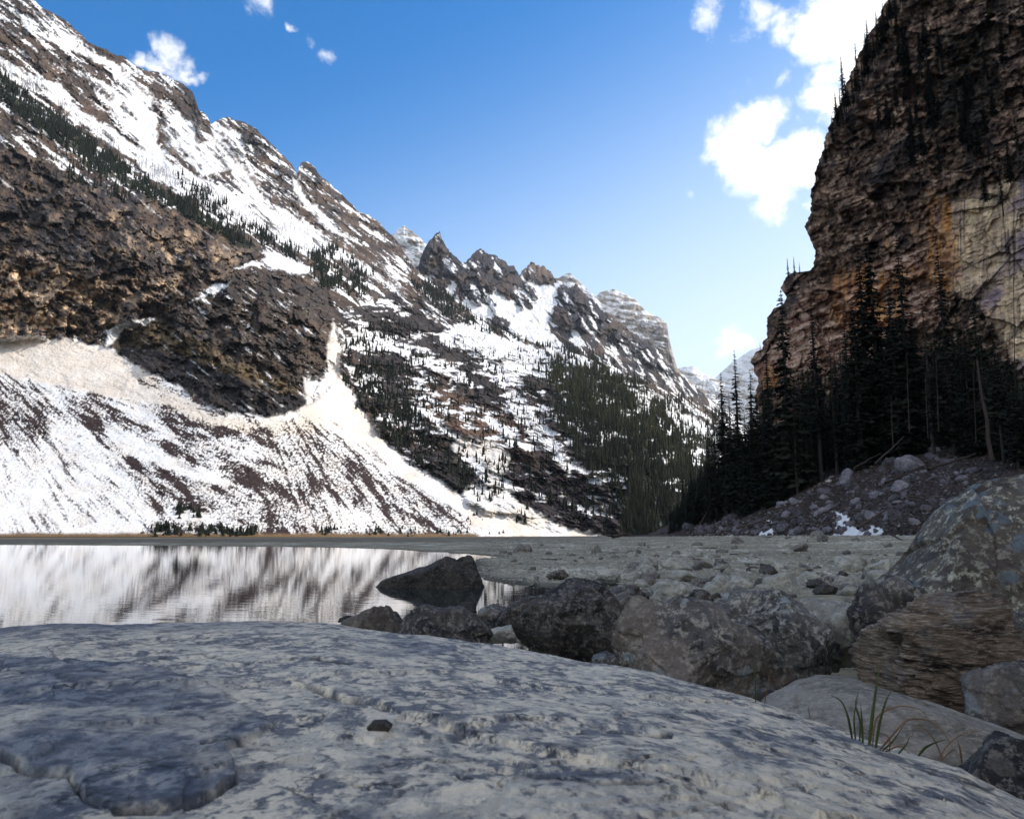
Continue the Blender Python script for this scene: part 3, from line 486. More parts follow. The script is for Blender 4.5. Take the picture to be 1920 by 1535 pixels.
V_ = P(px, py, D - rel)
back = V_[:, 0].copy(); b1 = back.copy(); b1[:, 0] += 45 * back[:, 0] / back[:, 1] + 9; b1[:, 1] += 45; b2 = back.copy(); b2[:, 0] += 240 * back[:, 0] / back[:, 1] + 120; b2[:, 1] += 240
V_ = np.concatenate([b2[:, None], b1[:, None], V_], 1); col = np.concatenate([col[:, :1], col[:, :1], col], 1)
e1 = V_[:, -1].copy(); e1[:, 1] = -60; e2 = V_[:, -1].copy(); e2[:, 1] = -500; e1[:, 2] *= 1.25; e2[:, 2] *= 1.4
V_ = np.concatenate([V_, e1[:, None], e2[:, None]], 1); col = np.concatenate([col, col[:, -1:], col[:, -1:]], 1)
tp = V_[0].copy(); tp[:, 2] += 90 * ss(100, 200, tp[:, 0]); tp[:, 0] += 60; V_ = np.concatenate([tp[None], V_], 0); col = np.concatenate([col[:1], col], 0)
tp = V_[0].copy(); tp[:, 0] += 400; tp[:, 1] += 60; V_ = np.concatenate([tp[None], V_], 0); col = np.concatenate([col[:1], col], 0)
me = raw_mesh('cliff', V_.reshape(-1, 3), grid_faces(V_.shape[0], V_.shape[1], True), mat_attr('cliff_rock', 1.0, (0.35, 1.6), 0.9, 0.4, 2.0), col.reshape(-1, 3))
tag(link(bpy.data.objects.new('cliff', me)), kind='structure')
DR = lambda x, y: float(itp(x, DRx)) * (1 + .10 * (1003 - y) / 1003)

# ------------------------------------------------------------------ ground sheet and lake
LAKE = [(-2500, 1017), (-400, 1019), (0, 1020.5), (300, 1022), (600, 1025), (740, 1029), (860, 1037), (930, 1041.5), (945, 1044), (900, 1049), (885, 1060), (905, 1085), (960, 1092), (1010, 1096), (1100, 1099), (1200, 1106), (1238, 1118), (1190, 1160), (1130, 1200), (1000, 1225), (930, 1235), (700, 1290), (300, 1420), (-2500, 1500), (-6000, 1200)]
lk = np.array([onz(a, b) for a, b in LAKE])
az = np.concatenate([np.radians(np.linspace(-180, -46, 60)), np.radians(np.arange(-45, 45, .14)), np.radians(np.linspace(45.2, 179.9, 60))])
rr = np.concatenate([[0.3], np.geomspace(2.0, 60, 330), np.geomspace(60.5, 400, 190), np.geomspace(410, 24000, 40)])
AZ, RR = np.meshgrid(az, rr); gx, gy = RR * np.sin(AZ), RR * np.cos(AZ)
def ground_z(gx, gy):
    r = np.hypot(gx, gy); wob = fbm(gx * .55, gy * .55, 1.0, oct=4) * np.clip(r * .03, .12, 1.6)
    sd = -polysd(lk, gx, gy, 1e5) + wob * .8
    pxx = np.where(gy > 1, 960 + F * gx / np.maximum(gy, 1), np.where(gx > 0, 5500, 0)); Db = itp(pxx, EB); rise = (H - .0019 * Db) * ss(.22, .98, r / Db) * ss(1000, 1230, pxx)
    z = np.where(sd > 0, .03 + .09 * (1 - np.exp(-sd / 2.5)), np.maximum(sd * .22, -1.2)) + .05 * fbm(gx * .8, gy * .8, 3.0, oct=4) * ss(0, 2, sd)
    z = z + rise + .022 * fbm(gx * 3.1, gy * 3.1, 5.0, oct=4, gain=.6, ridged=True) * ss(60, 20, r)
    return z, sd
gz, gsd = ground_z(gx, gy)
gz = np.where((RR > 350) & (gx < 0), np.minimum(gz, .05), gz)
gp1 = fbm(gx * .25, gy * .10, 2.0, oct=5, gain=.6); gp2 = fbm(gx * 2.2, gy * 1.4, 9.0, oct=5, gain=.65)
gc = lerp3(C_(.18, .155, .105), C_(.36, .325, .23), ss(-.3, .4, gp1 + .7 * gp2)); gc = lerp3(gc, C_(.56, .53, .45), ss(.05, .4, gp1 + .6 * gp2) * ss(0, 6, gsd) * .8); gc = lerp3(gc, C_(.05, .045, .035), ss(.2, .42, fbm(gx * 1.1, gy * .5, 12.0, oct=6, gain=.7)) * .75); gc = lerp3(gc, C_(.06, .055, .045), ss(.8, .0, gsd) * .75)
gc = lerp3(gc, C_(.10, .075, .045), ss(110, 150, RR) * ss(60, -40, gx) * .7); gc = lerp3(gc, C_(.06, .05, .035), ss(300, 400, RR) * .8)
def mat_ground():
    m = mat_attr('shore_silt', 0.8, (3.5, 22.0), 0.95, 0.7, 0.04); return m
me = raw_mesh('ground', np.stack([gx, gy, gz], -1).reshape(-1, 3), grid_faces(*gx.shape), mat_ground(), gc.reshape(-1, 3)); tag(link(bpy.data.objects.new('ground', me)), kind='structure')
def mat_water():
    m = bpy.data.materials.new('lake_water'); m.use_nodes = True; nt = m.node_tree; b = nt.nodes['Principled BSDF']
    b.inputs['Base Color'].default_value = (0.012, 0.022, 0.022, 1); b.inputs['Roughness'].default_value = 0.012; b.inputs['IOR'].default_value = 1.333; b.inputs['Specular IOR Level'].default_value = 0.9
    tc = N(nt, 'ShaderNodeTexCoord'); mp = N(nt, 'ShaderNodeMapping'); LK(nt, tc.outputs['Object'], mp.inputs[0]); mp.inputs['Scale'].default_value = (0.8, 2.2, 1)
    n1 = noise(nt, mp.outputs[0], 1.6, 3, 0.5); n2 = noise(nt, mp.outputs[0], 7.0, 3, 0.5)
    bp = N(nt, 'ShaderNodeBump'); bp.inputs['Strength'].default_value = 0.045; bp.inputs['Distance'].default_value = 0.035
    LK(nt, math_n(nt, 'ADD', n1, math_n(nt, 'MULTIPLY', n2, 0.18)), bp.inputs['Height']); LK(nt, bp.outputs[0], b.inputs['Normal']); return m
wv = np.array([(-900, -30, 0), (30, -30, 0), (30, 190, 0), (-900, 190, 0)], float)
tag(link(bpy.data.objects.new('lake', raw_mesh('lake', wv, [[0, 1, 2, 3]], mat_water()))), kind='structure')

# ------------------------------------------------------------------ rocks
import bmesh
_ico = {}
def ico(n):
    if n not in _ico:
        bm = bmesh.new(); bmesh.ops.create_icosphere(bm, subdivisions=n, radius=1.0)
        v = np.array([q.co[:] for q in bm.verts]); f = np.array([[q.index for q in t.verts] for t in bm.faces]); bm.free(); _ico[n] = (v, f)
    return _ico[n]
def rock_mesh(name, R, T, mat, sub=5, seed=0, p=3.6, cuts=20, rough=.028, strata=0.0, elo=.34, fract=.085, cut_lo=.58):
    """R: function angle->radius in the x/z plane, T: half depth"""
    d, f = ico(sub); r_ = random.Random(seed); th = np.arctan2(d[:, 2], d[:, 0]); c = np.hypot(d[:, 0], d[:, 2]); s = np.abs(d[:, 1])
    Rr = R(th); r = ((c / Rr) ** p + (s / T) ** p) ** (-1 / p); m = float(np.mean(Rr))
    for i in range(cuts):            # flat broken faces
        a = r_.uniform(0, 2 * math.pi); e = r_.uniform(elo, 1.0) * (-1 if r_.random() < .75 else 1)
        n = np.array([math.cos(a) * math.sqrt(1 - e * e), e, math.sin(a) * math.sqrt(1 - e * e)])
        nd = d @ n; sup = float((r * nd).max()); off = sup * r_.uniform(cut_lo, .93)
        with np.errstate(divide='ignore', invalid='ignore'): lim = np.where(nd > 1e-3, off / nd, 1e9)
        r = np.minimum(r, lim)
    q = d * r[:, None]; k = 2.2 / m; o = seed * 3.17
    n1 = fbm(q[:, 0] * k + o, q[:, 1] * k, q[:, 2] * k, oct=3, gain=.5); n2 = fbm(q[:, 0] * k * 4 + o, q[:, 1] * k * 4, q[:, 2] * k * 4, oct=5, gain=.6, ridged=True)
    n3 = fbm(q[:, 0] * k * 1.6 + o, q[:, 1] * k * 1.6 + 5, q[:, 2] * k * 1.6, oct=4, gain=.6, ridged=True); dis = m * (rough * 1.3 * n1 + rough * 1.1 * (n2 - .2) + rough * 1.2 * (n3 - .3))
    o1 = o + 11.3; ha, ea, _ = facet(q[:, 0] / m * 1.7 + o1, q[:, 2] / m * 1.7, q[:, 1] / m * 1.7 + 3.3, seed=2); hb, eb, _ = facet(q[:, 0] / m * 4.6 + o1, q[:, 2] / m * 4.6, q[:, 1] / m * 4.6, seed=4); dis = dis * .55 + m * fract * (ha * .9 + hb * .32)
    if strata > 0:
        h = q[:, 2] * .95 + q[:, 0] * .28 + .10 * m * n1; st = h / m * 9; st2 = st - np.floor(st); dis = dis + m * strata * (ss(0, .35, st2) - st2)
    q = q + d * dis[:, None]
    q = q * np.array([1.07, 1.0, 1.05])
    me = raw_mesh(name, q, f, mat); return me
def polar(poly, cx, cz):
    p = np.array(poly, float) - (cx, cz); a = np.linspace(-math.pi, math.pi, 361); out = np.zeros(361)
    for k, t in enumerate(a):
        dx, dz = math.cos(t), math.sin(t); best = 1e-3
        for i in range(len(p)):
            x1, z1 = p[i]; x2, z2 = p[(i + 1) % len(p)]; ex, ez = x2 - x1, z2 - z1; det = dx * (-ez) + dz * ex
            if abs(det) < 1e-12: continue
            rr_ = (x1 * (-ez) + z1 * ex) / det; uu = (dx * z1 - dz * x1) / det
            if 0 <= uu <= 1 and rr_ > best: best = rr_
        out[k] = best
    ker = np.array([1, 2, 1]) / 4; o2 = np.convolve(np.concatenate([out[-2:-1], out, out[1:2]]), ker, 'valid'); 
    return lambda th: np.interp(th, a, o2)
GREYR = mat_rock('grey_boulder', (.018, .018, .022), (.095, .088, .084), (.54, .49, .41), 2.2, speck=.45, lichen=(.22, .25, .26), lichen_amt=.5, tan=(.19, .15, .115), tan_amt=.5, bump=.8)
DARKR = mat_rock('dark_boulder', (.012, .011, .012), (.055, .047, .042), (.36, .32, .27), 2.6, speck=.4, lichen=(.16, .15, .13), lichen_amt=.4, bump=.8)
WETR = mat_rock('wet_boulder', (.014, .013, .013), (.05, .042, .036), (.14, .125, .11), 2.2, speck=.5, lichen_amt=.0, bump=.8)
PALER = mat_rock('pale_boulder', (.16, .155, .13), (.30, .285, .24), (.46, .44, .38), 2.0, speck=.5, lichen=(.12, .12, .12), lichen_amt=.4, bump=.6)
BROWNR = mat_rock('brown_layered_rock', (.045, .030, .024), (.27, .20, .145), (.62, .50, .38), 1.8, speck=.6, strata=1.0, lichen=(.28, .30, .31), lichen_amt=.25, bump=1.0)
LICHR = mat_rock('lichen_boulder', (.03, .027, .025), (.12, .108, .09), (.50, .48, .38), 1.5, speck=.8, lichen=(.10, .12, .14), lichen_amt=.9, tan=(.07, .05, .035), tan_amt=.6, bump=.8)
SLABR = mat_rock('tan_slab', (.14, .125, .10), (.31, .275, .225), (.44, .40, .34), 2.6, speck=.6, strata=.5, lichen_amt=.1, bump=.8)
CRESTR = mat_rock('pale_crested_boulder', (.03, .03, .032), (.16, .15, .14), (.58, .55, .47), 2.0, speck=.6, lichen=(.42, .45, .44), lichen_amt=.6, bump=1.0)
def rock(name, label, pts, D, mat, T=None, sub=6, seed=1, cen=None, cat='boulder', group=None, **kw):
    w_ = np.array([P(a, b, D) for a, b in pts]); poly = w_[:, [0, 2]]
    if cen: c3 = P(cen[0], cen[1], D); cx, cz = c3[0], c3[2]
    else: cx, cz = (poly[:, 0].min() + poly[:, 0].max()) / 2, (poly[:, 1].min() + poly[:, 1].max()) / 2
    wd = (poly[:, 0].max() - poly[:, 0].min()); T = T or wd * .42
    me = rock_mesh(name, polar(poly, cx, cz), T, mat, sub, seed, **kw)
    o = link(bpy.data.objects.new(name, me)); o.location = (cx, D, cz); tag(o, label, cat, group); return o
rock('boulder', 'dark wedge-shaped boulder rising out of the lake with two humps', [(712, 1097), (732, 1084), (780, 1069), (817, 1054), (838, 1045), (855, 1050), (866, 1043), (880, 1044), (885, 1058), (889, 1070), (898, 1084), (906, 1112), (840, 1114), (760, 1110), (712, 1104)], 19.3, WETR, .6, 6, 11, cen=(835, 1078), rough=.03, p=2.0, cuts=6, cut_lo=.7, elo=.8, fract=.05)
rock('boulder', 'small pointed brown-grey rock at the slab edge beside the water', [(632, 1178), (650, 1166), (682, 1153), (700, 1143), (713, 1137), (726, 1142), (738, 1158), (752, 1184), (745, 1230), (650, 1230)], 7.2, GREYR, .4, 6, 12, cen=(700, 1190))
rock('boulder', 'long dark jagged rock between the slab and the lake', [(748, 1186), (760, 1162), (780, 1150), (802, 1142), (826, 1151), (852, 1147), (888, 1156), (902, 1178), (919, 1208), (915, 1250), (760, 1250)], 6.6, DARKR, .35, 6, 13, cen=(830, 1200), rough=.04)
rock('stone', 'half-sunk dark stone in the shallows left of the brown one', [(855, 1138), (868, 1130), (885, 1130), (895, 1142), (892, 1156), (858, 1154)], 10.5, WETR, .15, 4, 14, cat='stone')
rock('stone', 'low dark wedge of stone at the far left end of the lake rocks', [(634, 1160), (650, 1154), (668, 1156), (668, 1166), (636, 1166)], 10.0, WETR, .12, 4, 15, cat='stone')
rock('boulder', 'blue-grey two-part stone in the shallows', [(895, 1155), (905, 1142), (930, 1132), (942, 1130), (958, 1140), (950, 1160), (935, 1178), (898, 1176)], 9.2, GREYR, .2, 5, 16)
rock('boulder', 'smooth dark brown rock leaning on the big black-based boulder', [(928, 1176), (940, 1156), (958, 1136), (980, 1122), (1006, 1119), (1022, 1128), (1020, 1160), (990, 1185), (940, 1186)], 8.6, DARKR, .3, 5, 17)
rock('flat_stone', 'flat pale stone lying in the water in front of the brown rock', [(903, 1190), (930, 1180), (972, 1172), (1000, 1180), (985, 1200), (925, 1206)], 8.0, PALER, .3, 5, 18, cat='stone', p=3.5)
rock('boulder', 'large dark boulder with undercut black base beside the lake', [(976, 1190), (978, 1168), (992, 1147), (1016, 1122), (1040, 1098), (1068, 1089), (1105, 1086), (1130, 1102), (1152, 1122), (1170, 1160), (1180, 1200), (1185, 1250), (1090, 1262), (1020, 1250), (982, 1222)], 7.0, DARKR, .45, 7, 19, rough=.03)
rock('boulder', 'grey boulder behind the rounded central one, mostly hidden', [(1130, 1112), (1150, 1104), (1172, 1095), (1195, 1103), (1216, 1120), (1220, 1150), (1140, 1150)], 8.6, GREYR, .3, 5, 20)
rock('boulder', 'rounded central boulder with a pale patch on its left shoulder', [(1124, 1168), (1132, 1145), (1160, 1127), (1188, 1125), (1214, 1127), (1250, 1134), (1272, 1126), (1300, 1128), (1328, 1139), (1350, 1170), (1374, 1177), (1396, 1176), (1422, 1204), (1458, 1247), (1482, 1282), (1470, 1330), (1420, 1345), (1330, 1335), (1240, 1310), (1180, 1260), (1140, 1205)], 5.4, GREYR, .5, 7, 21, cen=(1290, 1230), cut_lo=.62)
rock('boulder', 'ridged grey boulder with a pale lichen crest right of the rounded one', [(1335, 1136), (1360, 1104), (1392, 1107), (1422, 1116), (1464, 1113), (1494, 1126), (1508, 1150), (1548, 1197), (1614, 1256), (1604, 1290), (1560, 1325), (1507, 1345), (1484, 1320), (1473, 1260), (1440, 1255), (1405, 1225), (1370, 1190), (1350, 1165)], 5.7, CRESTR, .38, 7, 22, cen=(1475, 1190))
rock('boulder', 'plain olive-grey block with a flat top behind the ridged boulder', [(1500, 1142), (1522, 1129), (1560, 1132), (1600, 1136), (1612, 1180), (1625, 1255), (1590, 1270), (1540, 1250)], 5.9, PALER, .35, 5, 23)
rock('boulder', 'upright dark mottled block beneath the lichen boulder', [(1594, 1142), (1604, 1111), (1622, 1102), (1660, 1106), (1672, 1132), (1690, 1175), (1680, 1250), (1620, 1262)], 5.5, DARKR, .3, 6, 24)
rock('boulder', 'narrow grey rock wedged under the left edge of the lichen boulder', [(1655, 1095), (1675, 1075), (1702, 1068), (1712, 1110), (1712, 1170), (1692, 1180), (1675, 1135)], 6.0, GREYR, .25, 5, 25)
rock('boulder', 'huge boulder with blue-grey lichen spots at the right edge', [(1686, 1106), (1697, 1086), (1730, 1054), (1768, 1008), (1804, 962), (1846, 924), (1888, 905), (1935, 897), (2030, 907), (2120, 980), (2160, 1120), (2100, 1230), (1900, 1230), (1760, 1200), (1702, 1165)], 6.4, LICHR, .6, 7, 26, cen=(1900, 1085), rough=.02, cut_lo=.66, cuts=10, fract=.045)
rock('boulder', 'brown layered rock with wavy ledges in front of the lichen boulder', [(1603, 1270), (1618, 1240), (1656, 1215), (1658, 1196), (1700, 1168), (1746, 1132), (1784, 1122), (1856, 1122), (1876, 1140), (1884, 1170), (1908, 1212), (1900, 1242), (1850, 1272), (1834, 1345), (1798, 1360), (1710, 1345), (1650, 1330), (1610, 1300)], 4.3, BROWNR, .42, 7, 27, cen=(1760, 1235), rough=.03, strata=.05)
rock('boulder', 'grey-brown rock squeezed between the layered rock and the right edge', [(1868, 1158), (1908, 1149), (1950, 1155), (2010, 1200), (2010, 1290), (1900, 1300), (1890, 1230)], 4.8, GREYR, .3, 6, 28)
rock('boulder', 'blue-black rock at the right edge below the layered rock', [(1826, 1316), (1855, 1290), (1890, 1262), (1930, 1254), (2020, 1270), (2060, 1400), (1960, 1440), (1880, 1425), (1830, 1375)], 3.5, GREYR, .3, 6, 29, rough=.06)
rock('flat_stone', 'flat tan slab behind the grass tuft', [(1478, 1340), (1556, 1302), (1594, 1290), (1640, 1294), (1682, 1308), (1782, 1337), (1878, 1368), (1935, 1420), (1940, 1480), (1800, 1500), (1600, 1440), (1480, 1380)], 3.2, SLABR, .55, 6, 30, cat='flat stone', p=3.2, cuts=4, rough=.02, cut_lo=.8, fract=.03)
rock('stone', 'small mottled stone in the dark gap at the slab edge', [(1418, 1305), (1438, 1292), (1464, 1297), (1482, 1320), (1478, 1345), (1425, 1345)], 4.0, DARKR, .09, 5, 31, cat='stone')
rock('boulder', 'dark rock in the bottom right corner below the tan slab', [(1800, 1432), (1850, 1412), (1920, 1405), (2040, 1420), (2080, 1640), (1900, 1640), (1800, 1500)], 2.4, DARKR, .25, 6, 32)
rock('stone', 'low grey stone under the left side of the rounded central boulder', [(1082, 1245), (1105, 1232), (1142, 1227), (1190, 1240), (1205, 1275), (1100, 1280)], 5.6, GREYR, .2, 5, 33, cat='stone')
rock('boulder', 'pale blocky rock behind the rounded central boulder', [(1222, 1120), (1228, 1092), (1254, 1087), (1284, 1096), (1332, 1108), (1335, 1150), (1240, 1150)], 8.2, PALER, .35, 5, 34)
rock('stone', 'dark angular stone behind the saddle between the two grey boulders', [(1294, 1122), (1304, 1106), (1322, 1107), (1340, 1128), (1330, 1150), (1296, 1150)], 7.2, DARKR, .15, 5, 35, cat='stone')
rock('stone', 'flat-topped pale block on the far shore of the inlet', [(1119, 1090), (1120, 1072), (1134, 1066), (1158, 1068), (1162, 1088), (1140, 1096)], 19, PALER, .3, 5, 36, cat='stone', p=4)
rock('stone', 'rounded pale stone at the water edge right of the wedge boulder', [(976, 1094), (980, 1083), (995, 1078), (1010, 1082), (1016, 1094), (996, 1099)], 18, PALER, .25, 5, 37, cat='stone')
rock('stone', 'grey stone with a dark top at the water edge left of the pale block', [(1024, 1080), (1040, 1070), (1056, 1068), (1066, 1080), (1050, 1088), (1030, 1087)], 21, GREYR, .3, 5, 38, cat='stone')
rock('stone', 'long pale low boulder on the flat below the forest', [(1566, 1058), (1572, 1044), (1600, 1042), (1630, 1052), (1620, 1066), (1580, 1066)], 27, PALER, .5, 5, 39, cat='stone')
rock('stone', 'pale stone pointing up beside the long low boulder', [(1630, 1062), (1646, 1056), (1672, 1046), (1678, 1058), (1664, 1070), (1640, 1070)], 25, PALER, .4, 5, 40, cat='stone')
# scattered shore stones, each one its own object
SV = []
for k in range(10):
    a = [random.uniform(.55, 1.0) for _ in range(10)]; an = np.linspace(-math.pi, math.pi, 11); rad = np.array(a + [a[0]]); rad = rad * (1 - .35 * np.abs(np.sin(an)))
    SV.append([rock_mesh('shore_stone', (lambda th, an=an, rad=rad: np.interp(th, an, rad)), random.uniform(.5, .9), m_, 4, 60 + k, rough=.06) for m_ in (PALER, GREYR, DARKR)])
stones = []
def scatter(n, x0, x1, y0, y1, s0, s1, mats, label, group, pw=1.0):
    c = 0; tries = 0
    while c < n and tries < n * 30:
        tries += 1; a = random.uniform(x0, x1); b = y0 + (y1 - y0) * random.random() ** pw; X, Y = onz(a, b); X, Y = float(X), float(Y)
        z, sd = ground_z(np.array([X]), np.array([Y]))
        if sd[0] < .1: continue
        s = random.uniform(s0, s1) * random.choice((.5, .7, 1, 1)) * (.6 + Y / 20)
        if any(math.hypot(X - q[0], Y - q[1]) < (s + q[2]) * .7 for q in stones): continue
        o = link(bpy.data.objects.new('shore_stone', random.choice(SV)[random.choice(mats)])); o.location = (X, Y, float(z[0]) + s * .12); o.scale = (s, s, s * random.uniform(.55, .9)); o.rotation_euler = (random.uniform(-.25, .25), random.uniform(-.25, .25), random.uniform(0, 6.28))
        if callable(label): lb_ = label(a); tag(o, lb_, 'stone', lb_.replace('grey angular stone', 'angular stones'))
        else: tag(o, label, 'stone', group)
        stones.append((X, Y, s)); c += 1
scatter(75, 1180, 1690, 1072, 1130, .16, .42, (0, 0, 1, 2), (lambda a: 'grey angular stone heaped behind the rounded central boulder' if a < 1330 else 'grey angular stone heaped behind the pale-crested ridged boulder' if a < 1500 else 'grey angular stone heaped behind the olive flat-topped block' if a < 1600 else 'grey angular stone heaped left of the lichen-spotted boulder'), None)
scatter(95, 960, 1760, 1040, 1075, .06, .22, (0, 0, 1), 'pale stone lying on the grey shore flat', 'stones on the shore flat')
scatter(75, 1060, 1840, 1128, 1300, .05, .13, (0, 1, 1, 2), 'small broken stone lodged between the big boulders', 'small stones between the boulders')
scatter(30, 940, 1750, 1022, 1042, .12, .3, (0, 1), 'small far stone on the flat toward the rubble slope', 'far stones on the flat')
# close, unseen-size pebbles as one object
pv, pf = ico(1); Vs, Fs, k = [], [], 0
for i in range(9000):
    a = random.uniform(900, 1800); b = 1014 + 110 * random.random() ** 1.2; X, Y = map(float, onz(a, b)); z, sd = (0.07, 1)
    Vs.append((X, Y)); 
Vs = np.array(Vs); z, sd = ground_z(Vs[:, 0], Vs[:, 1]); keep = sd > -.05; Vs, z = Vs[keep], z[keep]
n = len(Vs); sz = rng.uniform(.02, .075, n) * (.35 + Vs[:, 1] / 48); sc3 = np.stack([sz * rng.uniform(.8, 1.5, n), sz * rng.uniform(.7, 1.2, n), sz * rng.uniform(.4, .8, n)], -1)
jit = 1 + rng.uniform(-.25, .25, (n, len(pv), 1)); Vp = pv[None] * jit * sc3[:, None] + np.stack([Vs[:, 0], Vs[:, 1], z + sz * .1], -1)[:, None]
Fp = (pf[None] + (np.arange(n) * len(pv))[:, None, None]).reshape(-1, 3)
tag(link(bpy.data.objects.new('gravel', raw_mesh('gravel', Vp.reshape(-1, 3), Fp, PALER, smooth=False))), 'loose grey gravel covering the shore flat', 'gravel', kind='stuff')

# ---- the foreground slab
xs = np.arange(-900, 2900, 3.2)
SE = [(-900, 1210), (-300, 1190), (0, 1176), (120, 1169), (300, 1170), (480, 1164), (600, 1168), (700, 1180), (800, 1190), (900, 1204), (1000, 1222), (1100, 1240), (1220, 1258), (1300, 1280), (1400, 1308), (1500, 1342), (1600, 1376), (1700, 1408), (1800, 1440), (1870, 1478), (1920, 1500), (2300, 1700), (2900, 2100)]
SDp = [(-900, 2.6), (0, 3.1), (500, 3.2), (900, 2.9), (1300, 2.35), (1600, 1.95), (1900, 1.6), (2900, .9)]
e = itp(xs, SE) + fbm(xs / 60, 3.3, oct=4) * 4; de = itp(xs, SDp); yb = 2300.0; dn = .34
nr = 520; t = np.linspace(0, 1, nr) ** 1.25
py = e[None] + (yb - e)[None] * t[:, None]; px = np.repeat(xs[None], nr, 0)
inv = 1 / de + (1 / dn - 1 / de) * ((py - e) / (yb - e)); D = 1 / inv
V_ = P(px, py, D)
X, Y = V_[..., 0], V_[..., 1]
wX = X + .10 * fbm(X * 3, Y * 3, 1, oct=4); wY = Y + .10 * fbm(X * 3 + 9, Y * 3, 1, oct=4)
r1, r2 = wX * .92 + wY * .38, -wX * .38 + wY * .92
fl = fbm(r1 * .9, r2 * 1.9, 2.0, oct=5, gain=.55); lv = fl * 6; fl_s = (np.floor(lv) + ss(.86, 1.0, lv - np.floor(lv))) / 6
und = fbm(X * 1.1, Y * 1.1, 6.0, oct=3); fine = fbm(X * 14, Y * 14, 4.0, oct=4, gain=.6); cr = np.abs(fbm(r1 * 1.1 + 5, r2 * 2.4, 8.0, oct=4)); crk = ss(.012, .0, cr) * ss(-.1, .3, und)
PL = [[(-900, 1380), (0, 1425), (60, 1442), (130, 1442), (160, 1482), (215, 1505), (300, 1500), (380, 1482), (445, 1452), (425, 1400), (520, 1362), (400, 1290), (200, 1240), (-900, 1250)], [(550, 1275), (640, 1305), (690, 1315), (745, 1348), (900, 1400), (1100, 1440), (1300, 1480), (1500, 1560), (1900, 1700), (2400, 1800), (2300, 1500), (1600, 1420), (1200, 1320), (900, 1270), (700, 1240)], [(960, 1480), (1100, 1460), (1250, 1500), (1500, 1535), (1700, 1600), (1200, 1700), (900, 1600)], [(620, 1330), (700, 1335), (760, 1352), (700, 1400), (600, 1380)]]
wpx = px + 26 * fbm(X * 5, Y * 5, 2, oct=4, gain=.6); wpy = py + 16 * fbm(X * 5 + 7, Y * 5, 2, oct=4, gain=.6)
plate = sum(ss(-1.5, 1.5, polysd(q, wpx, wpy, 30)) * h_ for q, h_ in zip(PL, (.010, .011, .012, .006)))
g1, ge1, gc1 = facet(r1 * 1.5, r2 * 3.0, seed=11, tilt=.35); g2, ge2, gc2 = facet(r1 * 4.5, r2 * 9.0, seed=12, tilt=.5)
CR = [[(-80, 1418), (0, 1427), (60, 1442), (130, 1443), (160, 1482), (215, 1505), (300, 1501), (380, 1483), (445, 1452)], [(550, 1276), (600, 1293), (640, 1310), (692, 1318)], [(700, 1330), (722, 1338), (748, 1352)], [(860, 1455), (960, 1490), (1040, 1500), (1130, 1512), (1260, 1506), (1380, 1540)], [(1040, 1440), (1080, 1470), (1130, 1492)], [(1335, 1306), (1372, 1312)], [(1430, 1334), (1462, 1342), (1488, 1345)], [(1740, 1450), (1800, 1466), (1868, 1478)], [(1090, 1382), (1180, 1396), (1260, 1400)], [(300, 1230), (380, 1222), (470, 1240)], [(560, 1226), (610, 1235), (700, 1246)], [(90, 1215), (110, 1240), (160, 1262), (260, 1290)], [(760, 1420), (840, 1432), (905, 1425)], [(1450, 1420), (1560, 1452), (1640, 1490)], [(380, 1400), (440, 1390), (520, 1398)]]
qx = px + 9 * fbm(X * 9, Y * 9, 2.5, oct=4, gain=.65); qy = py + 6 * fbm(X * 9 + 7, Y * 9, 2.5, oct=4, gain=.65); cd = np.full(px.shape, 1e9)
for pl in CR:
    pl = np.array(pl, float); m_ = (qx > pl[:, 0].min() - 20) & (qx < pl[:, 0].max() + 20) & (qy > pl[:, 1].min() - 20) & (qy < pl[:, 1].max() + 20); a_, b_ = qx[m_], qy[m_]; dd = np.full(a_.shape, 1e9)
    for (ax, ay), (bx_, by_) in zip(pl[:-1], pl[1:]):
        ex, ey = bx_ - ax, by_ - ay; tt = np.clip(((a_ - ax) * ex + (b_ - ay) * ey) / (ex * ex + ey * ey), 0, 1); dd = np.minimum(dd, np.hypot(a_ - ax - tt * ex, (b_ - ay - tt * ey)))
    cd[m_] = np.minimum(cd[m_], dd)
gro = ss(3.2, .9, cd + 1.2 - 3.0 * ss(-.2, .4, fbm(X * 6, Y * 6, 9.9, oct=3)))
hz = -.006 * gro + .022 * und + plate + .014 * g1 * ss(-.2, .2, und + .1) + .0045 * g2 + .018 * fl_s + .0028 * fine - .010 * crk
blue = ss(-6, 6, polysd(PL[0], wpx, wpy, 40)) * (.45 + .8 * ss(-.25, .2, fbm(X * 5, Y * 5, 1.7, oct=5, gain=.65))) + ss(30, 0, (py - e) - 20 * fbm(X * 3, Y * 3, 3, oct=4)) * ss(620, 300, px) + .8 * ss(.1, .4, fbm(X * 1.6, Y * 1.6, 7.7, oct=5, gain=.6))
slabcol = np.stack([np.clip(blue, 0, 1), gro, gro * 0], -1)
V_[..., 2] += hz * ss(0, .12, Y * 0 + t[:, None] + .03)
for b, dz in ((.05, -.03), (.12, -.15), (.10, -.45), (.0, -.95)):
    q = V_[0].copy(); dirn = q[:, :2] / np.linalg.norm(q[:, :2], axis=1)[:, None]; q[:, :2] += dirn * b; q[:, 2] = V_[-0 - nr][:, 2] + dz if False else q[:, 2] + dz * .55
    V_ = np.concatenate([q[None], V_], 0); slabcol = np.concatenate([slabcol[:1], slabcol], 0)
m = bpy.data.materials.new('slate_slab'); m.use_nodes = True; nt = m.node_tree; b = nt.nodes['Principled BSDF']
